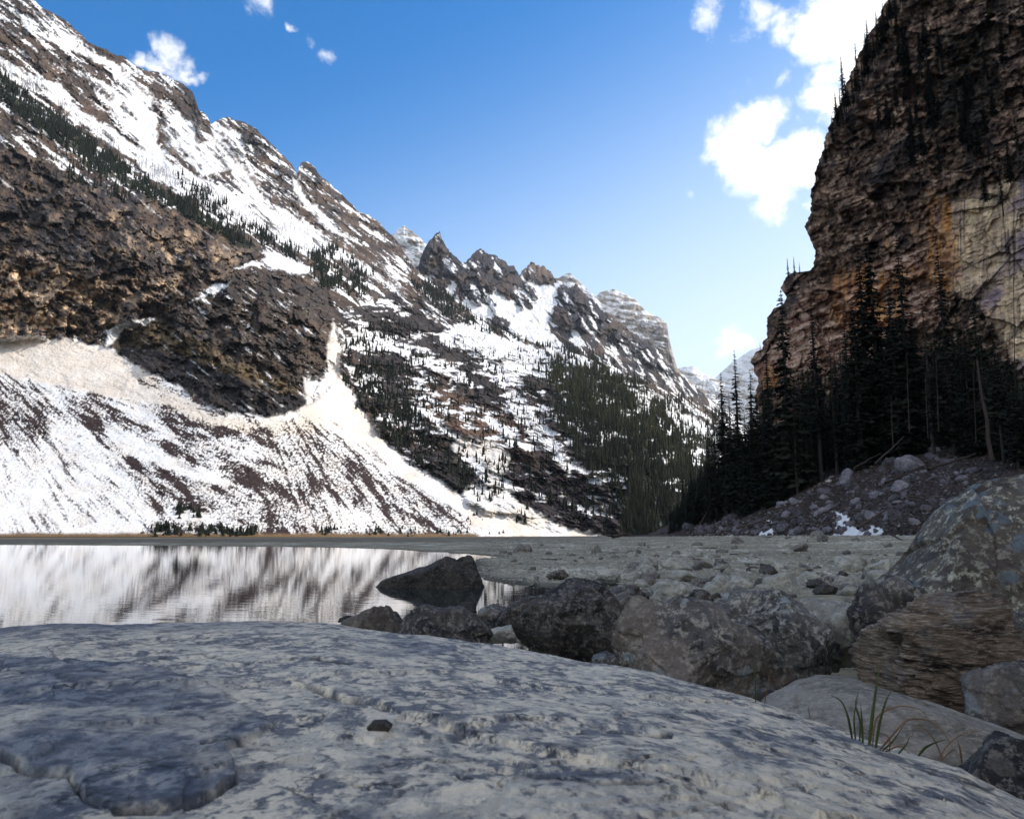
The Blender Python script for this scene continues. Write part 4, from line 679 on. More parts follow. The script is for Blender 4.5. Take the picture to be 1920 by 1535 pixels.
tc = N(nt, 'ShaderNodeTexCoord'); mp = N(nt, 'ShaderNodeMapping'); LK(nt, tc.outputs['Object'], mp.inputs[0]); mp.inputs['Rotation'].default_value = (0, 0, .5); mp.inputs['Scale'].default_value = (1.15, .9, 1); O = mp.outputs[0]
n1 = noise(nt, O, 4.2, 12, 0.72, dist=.25); n2 = noise(nt, O, 19, 11, .74, dist=.15); n3 = noise(nt, O, 120, 4, .75); n5 = noise(nt, O, 3.0, 9, .62, dist=.8); n6 = noise(nt, O, 38, 7, .7)
at = N(nt, 'ShaderNodeAttribute', attribute_name='col'); spc = N(nt, 'ShaderNodeSeparateColor'); LK(nt, at.outputs['Color'], spc.inputs[0]); bf = spc.outputs[0]
c = mixc(nt, ramp(nt, n1, [(.45, 0.0), (.53, 1.0)]), (.15, .15, .155), (.50, .45, .36)); c = mixc(nt, ramp(nt, n2, [(.49, 0.0), (.55, .85)]), c, (.76, .655, .485)); c = mixc(nt, ramp(nt, n6, [(.38, .85), (.45, 0.0)]), c, (.06, .062, .07))
cbl = mixc(nt, ramp(nt, n2, [(.44, 0.0), (.60, 1.0)]), (.035, .045, .068), (.14, .17, .215)); cbl = mixc(nt, ramp(nt, n1, [(.56, 0.0), (.62, .8)]), cbl, (.46, .43, .36))
c = mixc(nt, math_n(nt, 'MULTIPLY', bf, .85), c, cbl)
ck = math_n(nt, 'ABSOLUTE', math_n(nt, 'SUBTRACT', n5, .5)); ckm = math_n(nt, 'MULTIPLY', ramp(nt, ck, [(.0, 1.0), (.007, 0.0)]), ramp(nt, n1, [(.42, 1.0), (.56, .0)]))
c = mixc(nt, math_n(nt, 'MULTIPLY', ckm, .85), c, (.02, .02, .022)); c = mixc(nt, math_n(nt, 'MULTIPLY', spc.outputs[1], .8), c, (.022, .022, .026))
hv = N(nt, 'ShaderNodeHueSaturation'); LK(nt, c, hv.inputs['Color']); LK(nt, math_n(nt, 'ADD', math_n(nt, 'MULTIPLY', n3, .7), .65), hv.inputs['Value']); LK(nt, hv.outputs[0], b.inputs['Base Color'])
b.inputs['Roughness'].default_value = .62; b.inputs['Specular IOR Level'].default_value = .4
bp = N(nt, 'ShaderNodeBump'); bp.inputs['Strength'].default_value = .9; bp.inputs['Distance'].default_value = .012; LK(nt, math_n(nt, 'SUBTRACT', math_n(nt, 'ADD', math_n(nt, 'ADD', n1, math_n(nt, 'MULTIPLY', n2, .6)), math_n(nt, 'MULTIPLY', n6, .35)), math_n(nt, 'MULTIPLY', ckm, .5)), bp.inputs['Height']); LK(nt, bp.outputs[0], b.inputs['Normal'])
tag(link(bpy.data.objects.new('rock_slab', raw_mesh('rock_slab', V_.reshape(-1, 3), grid_faces(V_.shape[0], V_.shape[1], True), m, slabcol.reshape(-1, 3)))), 'broad blue-grey flat rock slab with flaking layers across the foreground', 'rock slab')

# ------------------------------------------------------------------ conifers on the right bank
M_CROWN = mat_plain('spruce_needles', (.016, .021, .012), .8, .5, 1.5); M_TRUNK = mat_plain('spruce_bark', (.06, .05, .045), .95, .5, 4.0); M_DEAD = mat_plain('dead_wood', (.065, .048, .040), .95, .4, 6.0)
M_FAR = mat_plain('far_conifers_painted_sun', (.062, .058, .019), .9, .5, .02, (.022, .025, .010)); M_FAR2 = mat_plain('far_dark_conifers', (.016, .022, .013), .9, .5, .02); M_STICK = mat_plain('bare_larches', (.045, .034, .030), .95, .3, .02)  # M_FAR: sunlight on the upper hillside trees is put into their colour
def tube(pts, rad, seg=6):
    V_, F_ = [], []; pts = [Vector(p) for p in pts]
    for i, p in enumerate(pts):
        d = (pts[min(i + 1, len(pts) - 1)] - pts[max(i - 1, 0)]).normalized(); a = d.cross(Vector((0.3, 1, 0.1))).normalized(); c = d.cross(a)
        for s in range(seg):
            t_ = 2 * math.pi * s / seg; V_.append(tuple(p + (a * math.cos(t_) + c * math.sin(t_)) * rad[i]))
    for i in range(len(pts) - 1):
        for s in range(seg): F_.append((i * seg + s, i * seg + (s + 1) % seg, (i + 1) * seg + (s + 1) % seg, (i + 1) * seg + s))
    return np.array(V_), np.array(F_)
def crown_mesh(seed, wr, base, gap=0.0, levels=62):
    r_ = np.random.default_rng(seed); tri = []
    for L in range(levels):
        h = base + (1 - base) * (L + r_.uniform(-.4, .4)) / levels; h = min(h, .995)
        env = wr * ((1 - h) / (1 - base)) ** .82 * (.55 + .45 * min(1, (h - base) * 9 + .35)) + .006
        env *= .8 + .4 * perlin(h * 9 + seed, seed * .37)
        for k in range(r_.integers(5, 9)):
            if r_.random() < gap: continue
            a = r_.uniform(0, 6.283); ln = env * r_.uniform(.55, 1.15); dr = r_.uniform(.15, .55); ca, sa = math.cos(a), math.sin(a)
            nT = 8
            for q in range(nT):
                f = (q + r_.uniform(.2, .9)) / nT; c = np.array([ca * ln * f, sa * ln * f, h - dr * ln * f ** 1.2 + .08 * ln * f ** 3])
                s = (.18 + .22 * (1 - f)) * ln * r_.uniform(.6, 1.2) + .0025
                o1 = np.array([ca * r_.uniform(.3, 1), sa * r_.uniform(.3, 1), -r_.uniform(.1, .5)]) * s; o2 = np.array([-sa, ca, 0]) * s * r_.uniform(.5, 1) * r_.choice((-1, 1)) + np.array([0, 0, -r_.uniform(.1, .8)]) * s
                tri.append((c - o1 * .5, c + o1, c + o2))
    V_ = np.array(tri).reshape(-1, 3); return V_, np.arange(len(V_)).reshape(-1, 3)
KV = []
for i, (wr, bs, gp) in enumerate([(.085, .06, 0), (.11, .10, .05), (.07, .22, .15), (.13, .04, 0), (.095, .30, .25), (.06, .10, .1), (.10, .16, .1), (.12, .02, .0)]):
    v, f = crown_mesh(100 + i, wr, bs, gp); cm_ = raw_mesh('crown', v, f, M_CROWN, smooth=False)
    tv, tf = tube([(0, 0, -.03), (.002, 0, .3), (-.002, .001, .65), (0, 0, .995)], [.0115, .009, .005, .0006], 7); KV.append((cm_, raw_mesh('trunk', tv, tf, M_TRUNK)))
def tree(base, hgt, v, label, group=None, lean=(0, 0), name='conifer_tree', wide=1.0):
    t = link(bpy.data.objects.new(name, None)); t.location = base; t.scale = (hgt * wide, hgt * wide, hgt); t.rotation_euler = (lean[0], lean[1], random.uniform(0, 6.28)); t.empty_display_size = .1
    tag(t, label, 'tree', group)
    for nm, me in zip(('crown', 'trunk'), KV[v]): link(bpy.data.objects.new(nm, me), t)
    return t
def tree_at(pxx, topy, basey, v, label, group=None, D=None, **kw):
    D = float(DE(pxx, basey)) if D is None else D; b = P(pxx, basey, D); tp = P(pxx, topy, D); h = float(tp[2] - b[2])
    tree((float(b[0]), float(b[1]), float(b[2]) - .4), h + .4, v, label, group, **kw)
HAND = [(1390, 655, 965, 1, 'tall ragged conifer against the sky, tallest of those left of the cliff'), (1362, 697, 972, 4, 'thin sparse conifer against the sky just left of the tall ragged one'), (1376, 735, 970, 2, 'slim dark conifer between the two sparse ones at the valley gap'), (1333, 778, 985, 0, 'short dense conifer at the left end of the dark forest'),
        (1418, 690, 950, 3, 'broad dark conifer at the foot of the stepped cliff edge'), (1345, 790, 980, 5, 'small spire standing right of the short dense conifer'), (1484, 540, 930, 3, 'very tall dense conifer in front of the stepped cliff tower'), (1540, 552, 900, 2, 'slender conifer whose tip stands before the striped orange rock'), (1600, 585, 880, 0, 'conifer right of the slender one, before the striped rock'),
        (1618, 560, 880, 7, 'broad conifer rising before the left orange streaks'), (1655, 425, 860, 3, 'very tall broad conifer overlapping the middle of the cliff'), (1712, 438, 850, 1, 'very tall conifer right of the broad one at mid cliff'), (1790, 462, 850, 0, 'very tall narrow conifer before the orange-stained wall'), (1850, 545, 850, 6, 'tall conifer before the pale wall with purple stains'),
        (1752, 560, 860, 5, 'narrow conifer between the two very tall ones'), (1883, 600, 870, 4, 'sparse conifer near the right edge before the pale wall'), (1450, 650, 935, 0, 'dense conifer left of the cliff tower tree'), (1570, 630, 890, 5, 'thin conifer in the row below the striped rock'), (1690, 520, 860, 7, 'broad conifer between the tallest pair'), (1815, 590, 855, 2, 'slim conifer left of the pale wall conifer'),
        (1300, 880, 990, 7, 'low bushy conifer at the edge of the far hillside'), (1635, 470, 865, 6, 'tall conifer just left of the broad mid-cliff one'), (1910, 640, 880, 1, 'conifer cut by the right edge of the picture')]
for (a, b, c, v, lb) in HAND: tree_at(a, b, c, v, lb, wide=1.15)
env = [(1255, 960), (1290, 900), (1320, 840), (1345, 810), (1365, 790), (1400, 760), (1440, 700), (1500, 680), (1560, 660), (1620, 600), (1680, 560), (1740, 590), (1800, 600), (1860, 620), (1920, 660), (2100, 640)]
base_line = [(1255, 1000), (1300, 992), (1400, 968), (1500, 930), (1560, 892), (1640, 860), (1750, 846), (1850, 860), (1920, 876), (2100, 900)]
for i in range(235):
    a = 1258 + 770 * (i + random.random()) / 235; bl_ = float(itp(a, base_line)); e_ = float(itp(a, env)); f_ = random.random() ** 1.4; by_ = bl_ - 110 * f_ * ss(1250, 1500, a)
    ty = e_ + random.uniform(0, 1) ** 1.3 * (bl_ - e_) * .6; ty = min(ty, by_ - 60)
    zn = [(1300, 'dark conifer at the valley end, left of every tree against the sky'), (1345, 'dark conifer packed around the short dense one at the valley end'), (1400, 'dark conifer packed under the ragged trees against the sky'), (1450, 'dark conifer packed below the stepped cliff edge'), (1510, 'dark conifer packed around the tree before the cliff tower'), (1570, 'dark conifer packed around the slender one before the striped rock'), (1630, 'dark conifer packed below the left orange streaks'), (1690, 'dark conifer packed below the very tall broad one at mid cliff'), (1750, 'dark conifer packed below the very tall one right of the broad one'), (1810, 'dark conifer packed below the orange-stained wall'), (1870, 'dark conifer packed around the broken leaning trunk'), (9999, 'dark conifer packed under the pale wall at the right edge')]
    lb = next(t_ for x_, t_ in zn if a < x_); zone = (lb, lb.replace('dark conifer', 'conifers'))
    tree_at(a, ty, float(by_), random.randrange(8), *zone, wide=random.uniform(1.0, 1.5))
# trees along the cliff edge
EDGE = [(1478, 482, 516), (1490, 480, 513), (1500, 490, 514), (1549, 262, 300), (1556, 250, 285), (1562, 215, 262), (1570, 172, 240), (1578, 160, 230), (1584, 105, 215), (1592, 165, 205), (1600, 140, 190), (1610, 80, 175), (1618, 105, 160), (1622, 90, 150), (1631, 36, 130), (1640, 60, 115), (1648, 22, 100), (1654, 30, 90), (1660, 4, 80), (1666, 10, 60), (1672, -20, 50), (1680, -40, 30), (1694, -60, 20), (1426, 640, 660), (1572, 200, 245), (1588, 150, 212), (1606, 128, 180), (1636, 75, 120), (1627, 60, 140)]
ORD = 'topmost second third fourth fifth sixth seventh eighth ninth tenth eleventh twelfth thirteenth fourteenth fifteenth sixteenth seventeenth eighteenth nineteenth twentieth twenty-first twenty-second twenty-third twenty-fourth twenty-fifth twenty-sixth twenty-seventh twenty-eighth lowest'.split()
for k, (a, b, c) in enumerate(sorted(EDGE, key=lambda q: q[2])): tree_at(a, b, c + 6, random.choice((2, 4, 5, 0, 1)), ('small ' if c - b < 45 else 'tall ') + ('topmost' if k == 0 else 'lowest' if k == 28 else ORD[k] + ' from the top') + ' of the conifers on the cliff skyline', 'conifers on the cliff edge', D=DR(a, c) * .97, wide=1.2)
for i in range(46):
    a = random.gauss(1790, 55) if i < 30 else random.uniform(1640, 1900); c = random.uniform(110, 320) if i < 30 else random.uniform(60, 420)
    if a < 1650 + (300 - c) * 0: continue
    hh = random.uniform(45, 95); tree_at(a, c - hh, c, random.randrange(8), *(('dark conifer on a cliff ledge just inside the cliff skyline', 'conifers on ledges near the skyline') if a < 1735 else ('dark conifer in the dense stand high on the cliff above the pale wall', 'conifers on ledges above the pale wall')), D=DR(a, c) * .90, wide=1.3)
# dead trunk, logs
def deadwood(name, label, a, b, D1, D2, r, cat, branches=0, group=None):
    p1, p2 = P(*a, D1), P(*b, D2); p1, p2 = Vector(p1), Vector(p2); mid_ = [p1.lerp(p2, k / 5) + Vector((random.uniform(-1, 1), 0, random.uniform(-1, 1))) * r * .6 * (0 < k < 5) for k in range(6)]
    org_ = p1.copy(); tv, tf = tube([p - org_ for p in mid_], [r * (1 - .12 * k) for k in range(6)], 8)
    if branches:
        o = link(bpy.data.objects.new(name, None)); o.location = org_; tag(o, label, cat, group); link(bpy.data.objects.new('trunk', raw_mesh('trunk', tv, tf, M_DEAD)), o)
        for k in range(branches):
            f = .2 + .75 * k / branches; q = p1.lerp(p2, f) - org_; an = random.uniform(0, 6.28); L = random.uniform(.6, 1.6) * r * 9
            v2, f2 = tube([q, q + Vector((math.cos(an) * L * .5, math.sin(an) * L * .5, -L * .1)), q + Vector((math.cos(an) * L, math.sin(an) * L, -L * .35))], [r * .13, r * .09, r * .02], 4); link(bpy.data.objects.new('branch', raw_mesh('branch', v2, f2, M_DEAD)), o)
    else: o = link(bpy.data.objects.new(name, raw_mesh(name, tv, tf, M_DEAD))); o.location = org_; tag(o, label, cat, group)
    return o
deadwood('dead_tree', 'bare broken trunk leaning above the rubble near the right edge', (1860, 862), (1832, 675), 100, 101, .28, 'dead tree', 22)
LG = [((1148, 1006), (1182, 1000), 150, 152, .35, 'short pale log end on the far shore below the hillside'), ((1608, 990), (1668, 952), 76, 80, .16, 'thin fallen log crossing the rubble above the snow patch'), ((1640, 870), (1695, 818), 112, 118, .15, 'long thin log lying up the top of the rubble'), ((1600, 878), (1650, 850), 114, 116, .14, 'log resting at the forest edge above the rubble'),
      ((1310, 985), (1325, 962), 120, 121, .12, 'leaning stick at the left foot of the forest'), ((1380, 990), (1450, 970), 105, 104, .15, 'log low in the rubble left of the snow patch'), ((1702, 930), (1745, 935), 85, 84, .12, 'short pale log on the rubble near the lichen boulder'), ((1668, 1000), (1692, 1012), 62, 60, .09, 'pale stick on the flat beside the lichen boulder'), ((1740, 880), (1830, 850), 98, 103, .2, 'dark log below the dead trunk'), ((1450, 955), (1520, 940), 112, 114, .14, 'dark log along the foot of the forest'), ((1660, 905), (1740, 870), 92, 98, .15, 'log angled across the middle of the rubble')]
for a, b, d1, d2, r, lb in LG: deadwood('log', lb, a, b, d1, d2, r, 'log')
# pale bare trunks seen among the forest
for (a, b, c) in [(1402, 860, 975), (1575, 790, 870), (1760, 660, 810), (1705, 660, 810), (1830, 690, 830), (1905, 520, 800), (1740, 700, 820), (1675, 740, 840)]:
    deadwood('bare_trunk', 'thin pale dead trunk standing among the dark conifers', (a, c), (a - 5, b), float(DE(a, 862)) * .93, float(DE(a, 862)) * .93, .08, 'tree trunk', 0, 'bare trunks in the forest')
# rubble boulders
RV = [[rock_mesh('rubble_boulder', (lambda th, s=s: 1 + .18 * np.sin(2 * th + s) + .1 * np.sin(3 * th + 2 * s)), .8, m_, 4, 90 + s, cuts=12, rough=.04) for m_ in (DARKR2, GREYR2)] for s in range(6)] if False else None
RUB1 = mat_rock('rubble_dark', (.03, .028, .032), (.09, .08, .09), (.2, .18, .18), .5, speck=.5, lichen_amt=0, bump=.8); RUB2 = mat_rock('rubble_grey', (.07, .065, .075), (.17, .155, .17), (.30, .28, .28), .5, speck=.5, lichen_amt=0, bump=.8)
RV = [[rock_mesh('rubble_boulder', (lambda th, s=s: 1 + .18 * np.sin(2 * th + s) + .1 * np.sin(3 * th + 2 * s)), .8, m_, 4, 90 + s, cuts=12, rough=.04) for m_ in (RUB1, RUB2)] for s in range(6)]
BIG = [((1712, 878), 26, 1, 'largest purple-grey boulder on the rubble slope'), ((1592, 900), 20, 1, 'big grey boulder low left of the largest one on the rubble'), ((1690, 915), 15, 1, 'pale tilted slab-like boulder below the largest one'), ((1640, 930), 13, 1, 'pale boulder in the middle of the rubble below the others'), ((1750, 858), 12, 0, 'dark boulder right of the largest one'), ((1470, 992), 12, 0, 'dark boulder at the foot of the rubble left of the snow patch'),
       ((1622, 968), 12, 0, 'rounded boulder poking through the snow patch'), ((1540, 962), 13, 1, 'grey boulder above the left end of the snow patch'), ((1680, 968), 17, 0, 'dark boulder right of the snow patch'), ((1750, 845), 10, 1, 'pale stone at the upper edge of the rubble'), ((1780, 870), 13, 0, 'dark blocky boulder near the fallen log')]
def rub(a, b, r, mi, label, group=None):
    D = float(DE(a, b)) - 1.0; c = P(a, b, D); s = r * D / F; o = link(bpy.data.objects.new('rubble_boulder', random.choice(RV)[mi])); o.location = c; o.scale = (s, s, s * random.uniform(.65, 1.0)); o.rotation_euler = (random.uniform(-.5, .5), random.uniform(-.5, .5), random.uniform(0, 6.28)); tag(o, label, 'boulder', group)
for (a, b), r, mi, lb in BIG: rub(a, b, r, mi, lb)
for i in range(280):
    a = random.uniform(1290, 1860); tb = float(np.interp(a, (1290, 1450, 1560, 1640, 1750, 1860), (985, 955, 895, 862, 845, 870))); b = tb + (1002 - tb) * random.random()
    rub(a, b, random.choice((3, 4, 4, 5, 6, 7, 9, 12)) * random.uniform(.8, 1.2), random.choice((0, 0, 1)), *(('broken boulder at the narrow left end of the rubble slope', 'boulders at the left end of the rubble') if a < 1450 else ('broken boulder in the rubble above and left of the snow patch', 'boulders left of the snow patch') if a < 1600 else ('broken boulder in the rubble around and above the snow patch', 'boulders around the snow patch') if a < 1720 else ('broken boulder in the rubble between the snow patch and the lichen boulder', 'boulders toward the lichen boulder')))

n = 9000; qa = rng.uniform(1240, 1900, n); tb = np.interp(qa, (1240, 1290, 1450, 1560, 1640, 1750, 1860), (1000, 985, 955, 890, 850, 835, 850)); qb = tb + (1006 - tb) * rng.random(n) ** .9; kp = np.ones(n, bool)
for q in SNOWP: kp &= polysd(q, qa, qb) < 1
kp &= fbm(qa / 40, qb / 22, 3.0, oct=3) > -.12 + .2 * (rng.random(n) - .5)
qa, qb = qa[kp], qb[kp]; n = len(qa); Dq = DE(qa, qb) - .5
Cq = P(qa, qb, Dq); sz = rng.uniform(1.0, 3.2, n) * Dq / F; sc3 = np.stack([sz * rng.uniform(.8, 1.7, n), sz * rng.uniform(.7, 1.2, n), sz * rng.uniform(.5, 1.0, n)], -1)
Vp = pv[None] * (1 + rng.uniform(-.3, .3, (n, len(pv), 1))) * sc3[:, None] + Cq[:, None]; Fp = (pf[None] + (np.arange(n) * len(pv))[:, None, None]).reshape(-1, 3); tone = rng.choice([.025, .05, .10, .20], n, p=[.5, .28, .14, .08])
cq = np.repeat((tone[:, None] * np.array([1.0, .86, .80]))[:, None], len(pv), 1).reshape(-1, 3)
tag(link(bpy.data.objects.new('scree', raw_mesh('scree', Vp.reshape(-1, 3), Fp, mat_attr('scree_rock', .3, (1, 5), .9, .2, .1), cq, smooth=False))), 'small broken rock covering the shaded rubble slope', 'scree', kind='stuff')
# ------------------------------------------------------------------ far forests (masses of tiny trees)
def far_forest(name, label, G, dens_fn, n, h0, h1, mat, wr=.16, stick=False, seed=1):
    r_ = np.random.default_rng(seed); px, py, D = G['px'], G['py'], G['D']; w_ = dens_fn(px, py)
    w_ = w_ * (D ** 0); w_ = w_ * np.maximum(np.gradient(py, axis=0), .01); w_ = w_.ravel(); w_ /= w_.sum(); idx = r_.choice(len(w_), n, p=w_)
    B = P(px.ravel()[idx], py.ravel()[idx], D.ravel()[idx]); hh = r_.uniform(h0, h1, n) * r_.choice([.45, .65, .85, 1.0, 1.2], n); V_, F_ = [], []; k = 0
    if stick:
        an = r_.uniform(0, 3.14, n); wv_ = .42 + 0 * an; dx, dy = np.cos(an) * wv_, np.sin(an) * wv_
        o = [np.stack([B[:, 0] + a_ * dx + c_ * dy, B[:, 1] + a_ * dy - c_ * dx, B[:, 2] - 1], -1) for a_, c_ in ((1, 0), (-.5, .87), (-.5, -.87))] + [np.stack([B[:, 0], B[:, 1], B[:, 2] + hh], -1)]
        V_ = np.stack(o, 1).reshape(-1, 3); b4 = (np.arange(n) * 4)[:, None]; F_ = np.concatenate([b4 + np.array(t_) for t_ in ((0, 1, 3), (1, 2, 3), (2, 0, 3))])
    else:
        VV, FF = [], []; c0 = 0; seg = 6
        for (z0, z1, rw) in ((.02, .5, 1.0), (.28, .76, .72), (.55, 1.0, .45)):
            ang = np.arange(seg) / seg * 6.283; ra = r_.uniform(.55, 1.15, (n, seg)) * rw * (hh * wr)[:, None] * r_.uniform(.8, 1.25, (n, 1)); ring = np.stack([B[:, :1] + np.cos(ang) * ra, B[:, 1:2] + np.sin(ang) * ra, B[:, 2:] + (z0 + r_.uniform(-.04, .06, (n, seg))) * hh[:, None]], -1)
            tip = np.stack([B[:, 0], B[:, 1], B[:, 2] + z1 * hh], -1)[:, None]; VV += [ring, tip]; i0 = c0
            for s in range(seg): FF.append((i0 + s, i0 + (s + 1) % seg, i0 + seg))
            c0 += seg + 1
        V_ = np.concatenate(VV, 1).reshape(-1, 3); F_ = (np.array(FF)[None] + (np.arange(n) * c0)[:, None, None]).reshape(-1, 3)
    tag(link(bpy.data.objects.new(name, raw_mesh(name, V_, F_, mat, smooth=False))), label, 'forest', kind='stuff')
def dpoly(*qs):
    def f(x, y):
        o = np.zeros(x.shape)
        for q, v, s in qs: o = np.maximum(o, v * ss(-s, s, polysd(q, x, y)))
        return o * (.10 + ss(-.15, .35, fbm(x / 34, y / 22, 4.2, oct=4)))
    return f
M_FAR3 = mat_plain('far_conifers_painted_shade', (.024, .028, .013), .9, .5, .02, (.010, .014, .008))  # darker copy of M_FAR, shade of the lower hillside put into the colour
far_forest('valley_side_forest', 'yellow-green conifers painted as if sunlit on the upper part of the far hillside', GA, dpoly(([(1050, 680), (1130, 690), (1200, 725), (1260, 775), (1310, 820), (1290, 900), (1230, 850), (1150, 800), (1060, 760), (1040, 720)], .8, 22)), 2300, 12, 19, M_FAR, .12, seed=11)
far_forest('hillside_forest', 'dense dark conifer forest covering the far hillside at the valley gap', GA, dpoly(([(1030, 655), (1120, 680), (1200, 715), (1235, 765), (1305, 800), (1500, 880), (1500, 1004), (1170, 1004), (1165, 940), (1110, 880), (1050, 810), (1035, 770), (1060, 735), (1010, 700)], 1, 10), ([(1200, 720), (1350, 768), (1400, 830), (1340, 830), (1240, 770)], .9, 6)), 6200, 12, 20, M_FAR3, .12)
M_BLACK = mat_plain('spruce_painted_shade', (.008, .010, .006), .9, .3, .3)  # darker copy of the needle colour, forest shade painted in
far_forest('forest_understory', 'mass of younger conifers painted shade-black behind the tall ones under the cliff', GE, (lambda x, y: ss(0, 14, np.interp(x, (1255, 1300, 1400, 1500, 1560, 1640, 1750, 1850, 1960), (996, 986, 960, 922, 884, 850, 836, 850, 868)) - y) * ss(1262, 1300, x) * (x < 1880)), 1900, 3.5, 10, M_BLACK, .15, seed=21)
far_forest('treeline_forest', 'dark band of conifers running down the left mountain', GA, dpoly(([(-420, -110), (0, 140), (60, 190), (120, 228), (200, 285), (260, 333), (310, 362), (380, 402), (450, 442), (492, 472), (440, 460), (350, 408), (300, 380), (200, 335), (120, 278), (60, 235), (0, 192), (-420, -60)], 1, 3),
    ([(330, 320), (400, 365), (450, 410), (560, 470), (640, 490), (700, 540), (690, 560), (600, 535), (560, 490), (500, 462), (430, 430), (350, 375)], .35, 10), ([(585, 450), (640, 470), (700, 510), (690, 545), (600, 540)], .7, 8), ([(760, 492), (800, 524), (850, 562), (900, 598), (960, 630), (1040, 655), (1000, 648), (900, 622), (830, 590), (775, 535)], 1.1, 3),
    ([(100, 290), (250, 330), (240, 380), (100, 330)], .18, 10)), 6200, 10, 18, M_FAR2, .15, seed=2)
far_forest('slope_trees', 'scattered conifers on the snowy ledges of the middle slope', GA, dpoly(([(650, 620), (760, 600), (800, 700), (850, 760), (780, 800), (700, 800), (650, 700)], .8, 20), ([(690, 740), (780, 760), (830, 850), (780, 870), (700, 800)], 1, 14), ([(960, 660), (1040, 670), (1050, 800), (1000, 770)], .7, 18), ([(780, 800), (900, 860), (1000, 960), (980, 985), (850, 905)], .4, 15), ([(950, 890), (1160, 920), (1170, 990), (1090, 995)], .35, 8), ([(640, 600), (1100, 690), (1150, 900), (800, 900)], .22, 20)), 2300, 6, 12.5, M_FAR2, .17, seed=3)
far_forest('bare_larch_wood', 'thin leafless larches standing on the snow of the upper slope', GA, dpoly(([(0, 110), (100, 180), (250, 290), (400, 360), (560, 420), (700, 510), (760, 560), (560, 465), (400, 400), (250, 320), (60, 200), (0, 150)], 1, 10), ([(820, 620), (960, 640), (1110, 690), (980, 700), (830, 655)], 1, 10), ([(930, 690), (1000, 760), (1120, 900), (1000, 820)], .5, 10)), 3000, 7, 13, M_STICK, stick=True, seed=4)
far_forest('ridge_larches', 'leafless trees on the snowy spur below the far peaks', GB, dpoly(([(1040, 600), (1110, 640), (1250, 720), (1380, 790), (1250, 760), (1040, 670)], 1, 10)), 900, 10, 18, M_STICK, stick=True, seed=5)
far_forest('valley_forest', 'distant conifers on the slope beyond the hillside forest', GB, dpoly(([(1180, 700), (1350, 780), (1380, 830), (1200, 760)], 1, 8), ([(1040, 640), (1180, 690), (1180, 720), (1040, 670)], .6, 6)), 700, 14, 22, M_FAR2, .15, seed=6)
far_forest('shore_shrubs', 'low dark shrubs along the snowy foot of the left slope', GA, dpoly(([(280, 985), (480, 990), (480, 1004), (290, 1004)], 1, 4), ([(600, 990), (960, 996), (960, 1004), (600, 1004)], .4, 4), ([(330, 950), (380, 960), (370, 975), (330, 968)], .8, 3), ([(870, 960), (890, 960), (930, 1000), (860, 1000)], .3, 3)), 260, 1.8, 5.0, M_FAR2, .4, seed=7)

for k in range(14):
    a = random.uniform(1000, 1700); b = random.uniform(1016, 1060); X, Y = map(float, onz(a, b)); zz = float(ground_z(np.array([X]), np.array([Y]))[0][0]); L = random.uniform(.25, .8) * (.5 + Y / 40); an = random.uniform(0, 3.14); r_s = .012 + .0004 * Y
    tv, tf = tube([(-L * math.cos(an) / 2, -L * math.sin(an) / 2, 0), (0, .03 * L, .02 * L), (L * math.cos(an) / 2, L * math.sin(an) / 2, .03 * L)], [r_s, r_s * .8, r_s * .4], 6)
    o = link(bpy.data.objects.new('driftwood_stick', raw_mesh('driftwood_stick', tv, tf, M_DEAD))); o.location = (X, Y, zz + r_s + .01); tag(o, 'thin dark driftwood stick lying on the shore flat', 'stick', 'driftwood sticks on the shore flat')
# ------------------------------------------------------------------ grass tufts
M_GRASS = mat_plain('grass_blade', (.055, .075, .02), .6, .3, 8); M_DRY = mat_plain('dry_grass_blade', (.20, .11, .055), .7, .4, 8)
def blade(pts, D, w_, mat, parent, org_):
    q = [Vector(P(a, b, D + dd)) - org_ for a, b, dd in pts]; out = []
    for i in range(len(q) - 1):
        for k in range(5): f = k / 5; out.append(q[i].lerp(q[i + 1], f))
    out.append(q[-1]); sm = out[:]
    for _ in range(4): sm = [sm[0]] + [(sm[i - 1] + sm[i] * 2 + sm[i + 1]) / 4 for i in range(1, len(sm) - 1)] + [sm[-1]]
    n = len(sm); ww = [.55 * w_ * (1 - (i / (n - 1)) ** 1.6) * (.7 + .3 * min(1, i / 3)) + .0003 for i in range(n)]
    v, f = tube(sm, ww, 5); v = v.reshape(n, 5, 3); cpt = v.mean(1, keepdims=True); v = cpt + (v - cpt) * np.array([1, .35, 1]); link(bpy.data.objects.new('blade', raw_mesh('blade', v.reshape(-1, 3), f, mat)), parent)
def tuft(label, Dd, blades, name='grass_tuft'):
    b0 = blades[0][0][0]; org_ = Vector(P(b0[0], b0[1], Dd)); t = link(bpy.data.objects.new(name, None)); t.location = org_; tag(t, label, 'grass tuft')
    for pts, w_, mt in blades: blade([(a, b, random.uniform(-.03, .03) * (i > 0)) for i, (a, b) in enumerate(pts)], Dd, w_, mt, t, org_)
G_, Y_ = M_GRASS, M_DRY
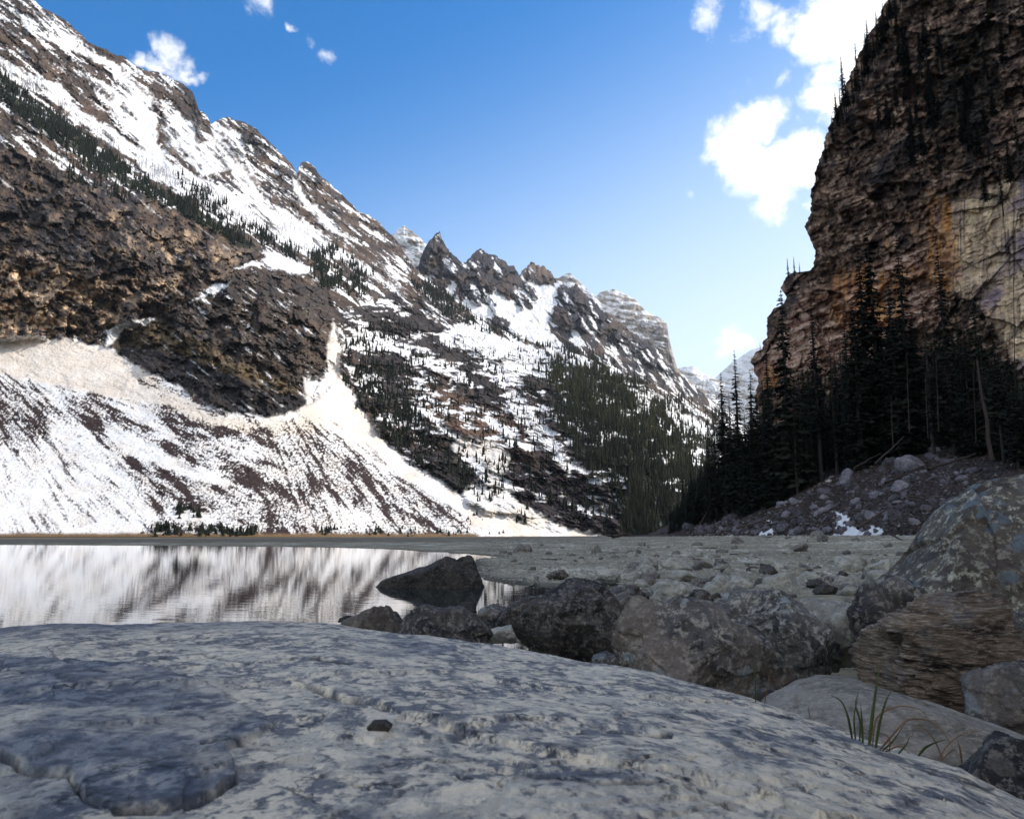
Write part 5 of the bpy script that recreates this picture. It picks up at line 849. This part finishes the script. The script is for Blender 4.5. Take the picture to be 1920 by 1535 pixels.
tuft('tall green grass tuft with dry brown blades growing at the slab edge', 1.75, [([(1630, 1396), (1636, 1340), (1644, 1280), (1652, 1236)], .0075, G_), ([(1642, 1402), (1650, 1350), (1662, 1310), (1674, 1290)], .006, G_), ([(1612, 1388), (1614, 1350), (1602, 1320), (1612, 1290)], .004, G_), ([(1598, 1384), (1590, 1340), (1578, 1312), (1556, 1302)], .005, G_), ([(1604, 1386), (1600, 1340), (1610, 1304)], .004, G_), ([(1618, 1392), (1616, 1350), (1614, 1320)], .005, G_),
    ([(1636, 1400), (1640, 1340), (1690, 1320), (1730, 1330), (1738, 1345)], .003, Y_), ([(1650, 1405), (1680, 1370), (1702, 1346), (1740, 1348), (1770, 1370), (1800, 1428)], .0035, Y_), ([(1655, 1406), (1675, 1390), (1700, 1350)], .004, G_), ([(1685, 1412), (1700, 1395), (1706, 1380)], .004, G_), ([(1660, 1408), (1690, 1395), (1704, 1412)], .003, Y_), ([(1668, 1408), (1670, 1380), (1640, 1370)], .003, Y_)])
tuft('low sprawling grass with curled brown blades right of the tall tuft', 1.62, [([(1722, 1416), (1735, 1400), (1752, 1392), (1775, 1385)], .005, G_), ([(1760, 1424), (1780, 1390), (1810, 1372), (1850, 1368)], .0025, Y_), ([(1768, 1425), (1755, 1390), (1735, 1365), (1705, 1356)], .0025, Y_), ([(1804, 1430), (1800, 1400), (1794, 1385)], .004, Y_), ([(1765, 1426), (1790, 1400), (1800, 1420)], .0025, Y_)])
tuft('two single thin green blades rising before the rounded boulder', 2.15, [([(1417, 1316), (1416, 1270), (1414, 1226)], .0035, G_), ([(1434, 1318), (1440, 1280), (1444, 1255)], .002, Y_), ([(1519, 1352), (1517, 1335), (1515, 1322)], .0025, Y_)])

def solo_pebble():
    o = rock('pebble', 'smooth blue-black pebble in a hollow of the foreground slab', [(690, 1362), (700, 1352), (722, 1351), (734, 1360), (728, 1370), (700, 1372)], 1.27, DARKR, .02, 5, 71, cat='pebble', cuts=3, rough=.02, fract=.02)
solo_pebble()
# ------------------------------------------------------------------ air
hm = bpy.data.materials.new('haze'); hm.use_nodes = True; nt = hm.node_tree; nt.nodes.remove(nt.nodes['Principled BSDF'])
pv_ = N(nt, 'ShaderNodeVolumePrincipled'); pv_.inputs['Color'].default_value = (.86, .93, 1, 1); pv_.inputs['Density'].default_value = 1.7e-5; pv_.inputs['Anisotropy'].default_value = .3
LK(nt, pv_.outputs[0], nt.nodes['Material Output'].inputs['Volume'])
x0, x1, y0, y1, z0, z1 = -25500, 25500, -25500, 25500, -3, 3200
hv_ = [(x, y, z) for z in (z0, z1) for y in (y0, y1) for x in (x0, x1)]
tag(link(bpy.data.objects.new('haze', raw_mesh('haze', hv_, [[0, 2, 3, 1], [4, 5, 7, 6], [0, 1, 5, 4], [2, 6, 7, 3], [0, 4, 6, 2], [1, 3, 7, 5]], hm, smooth=False))), kind='stuff')
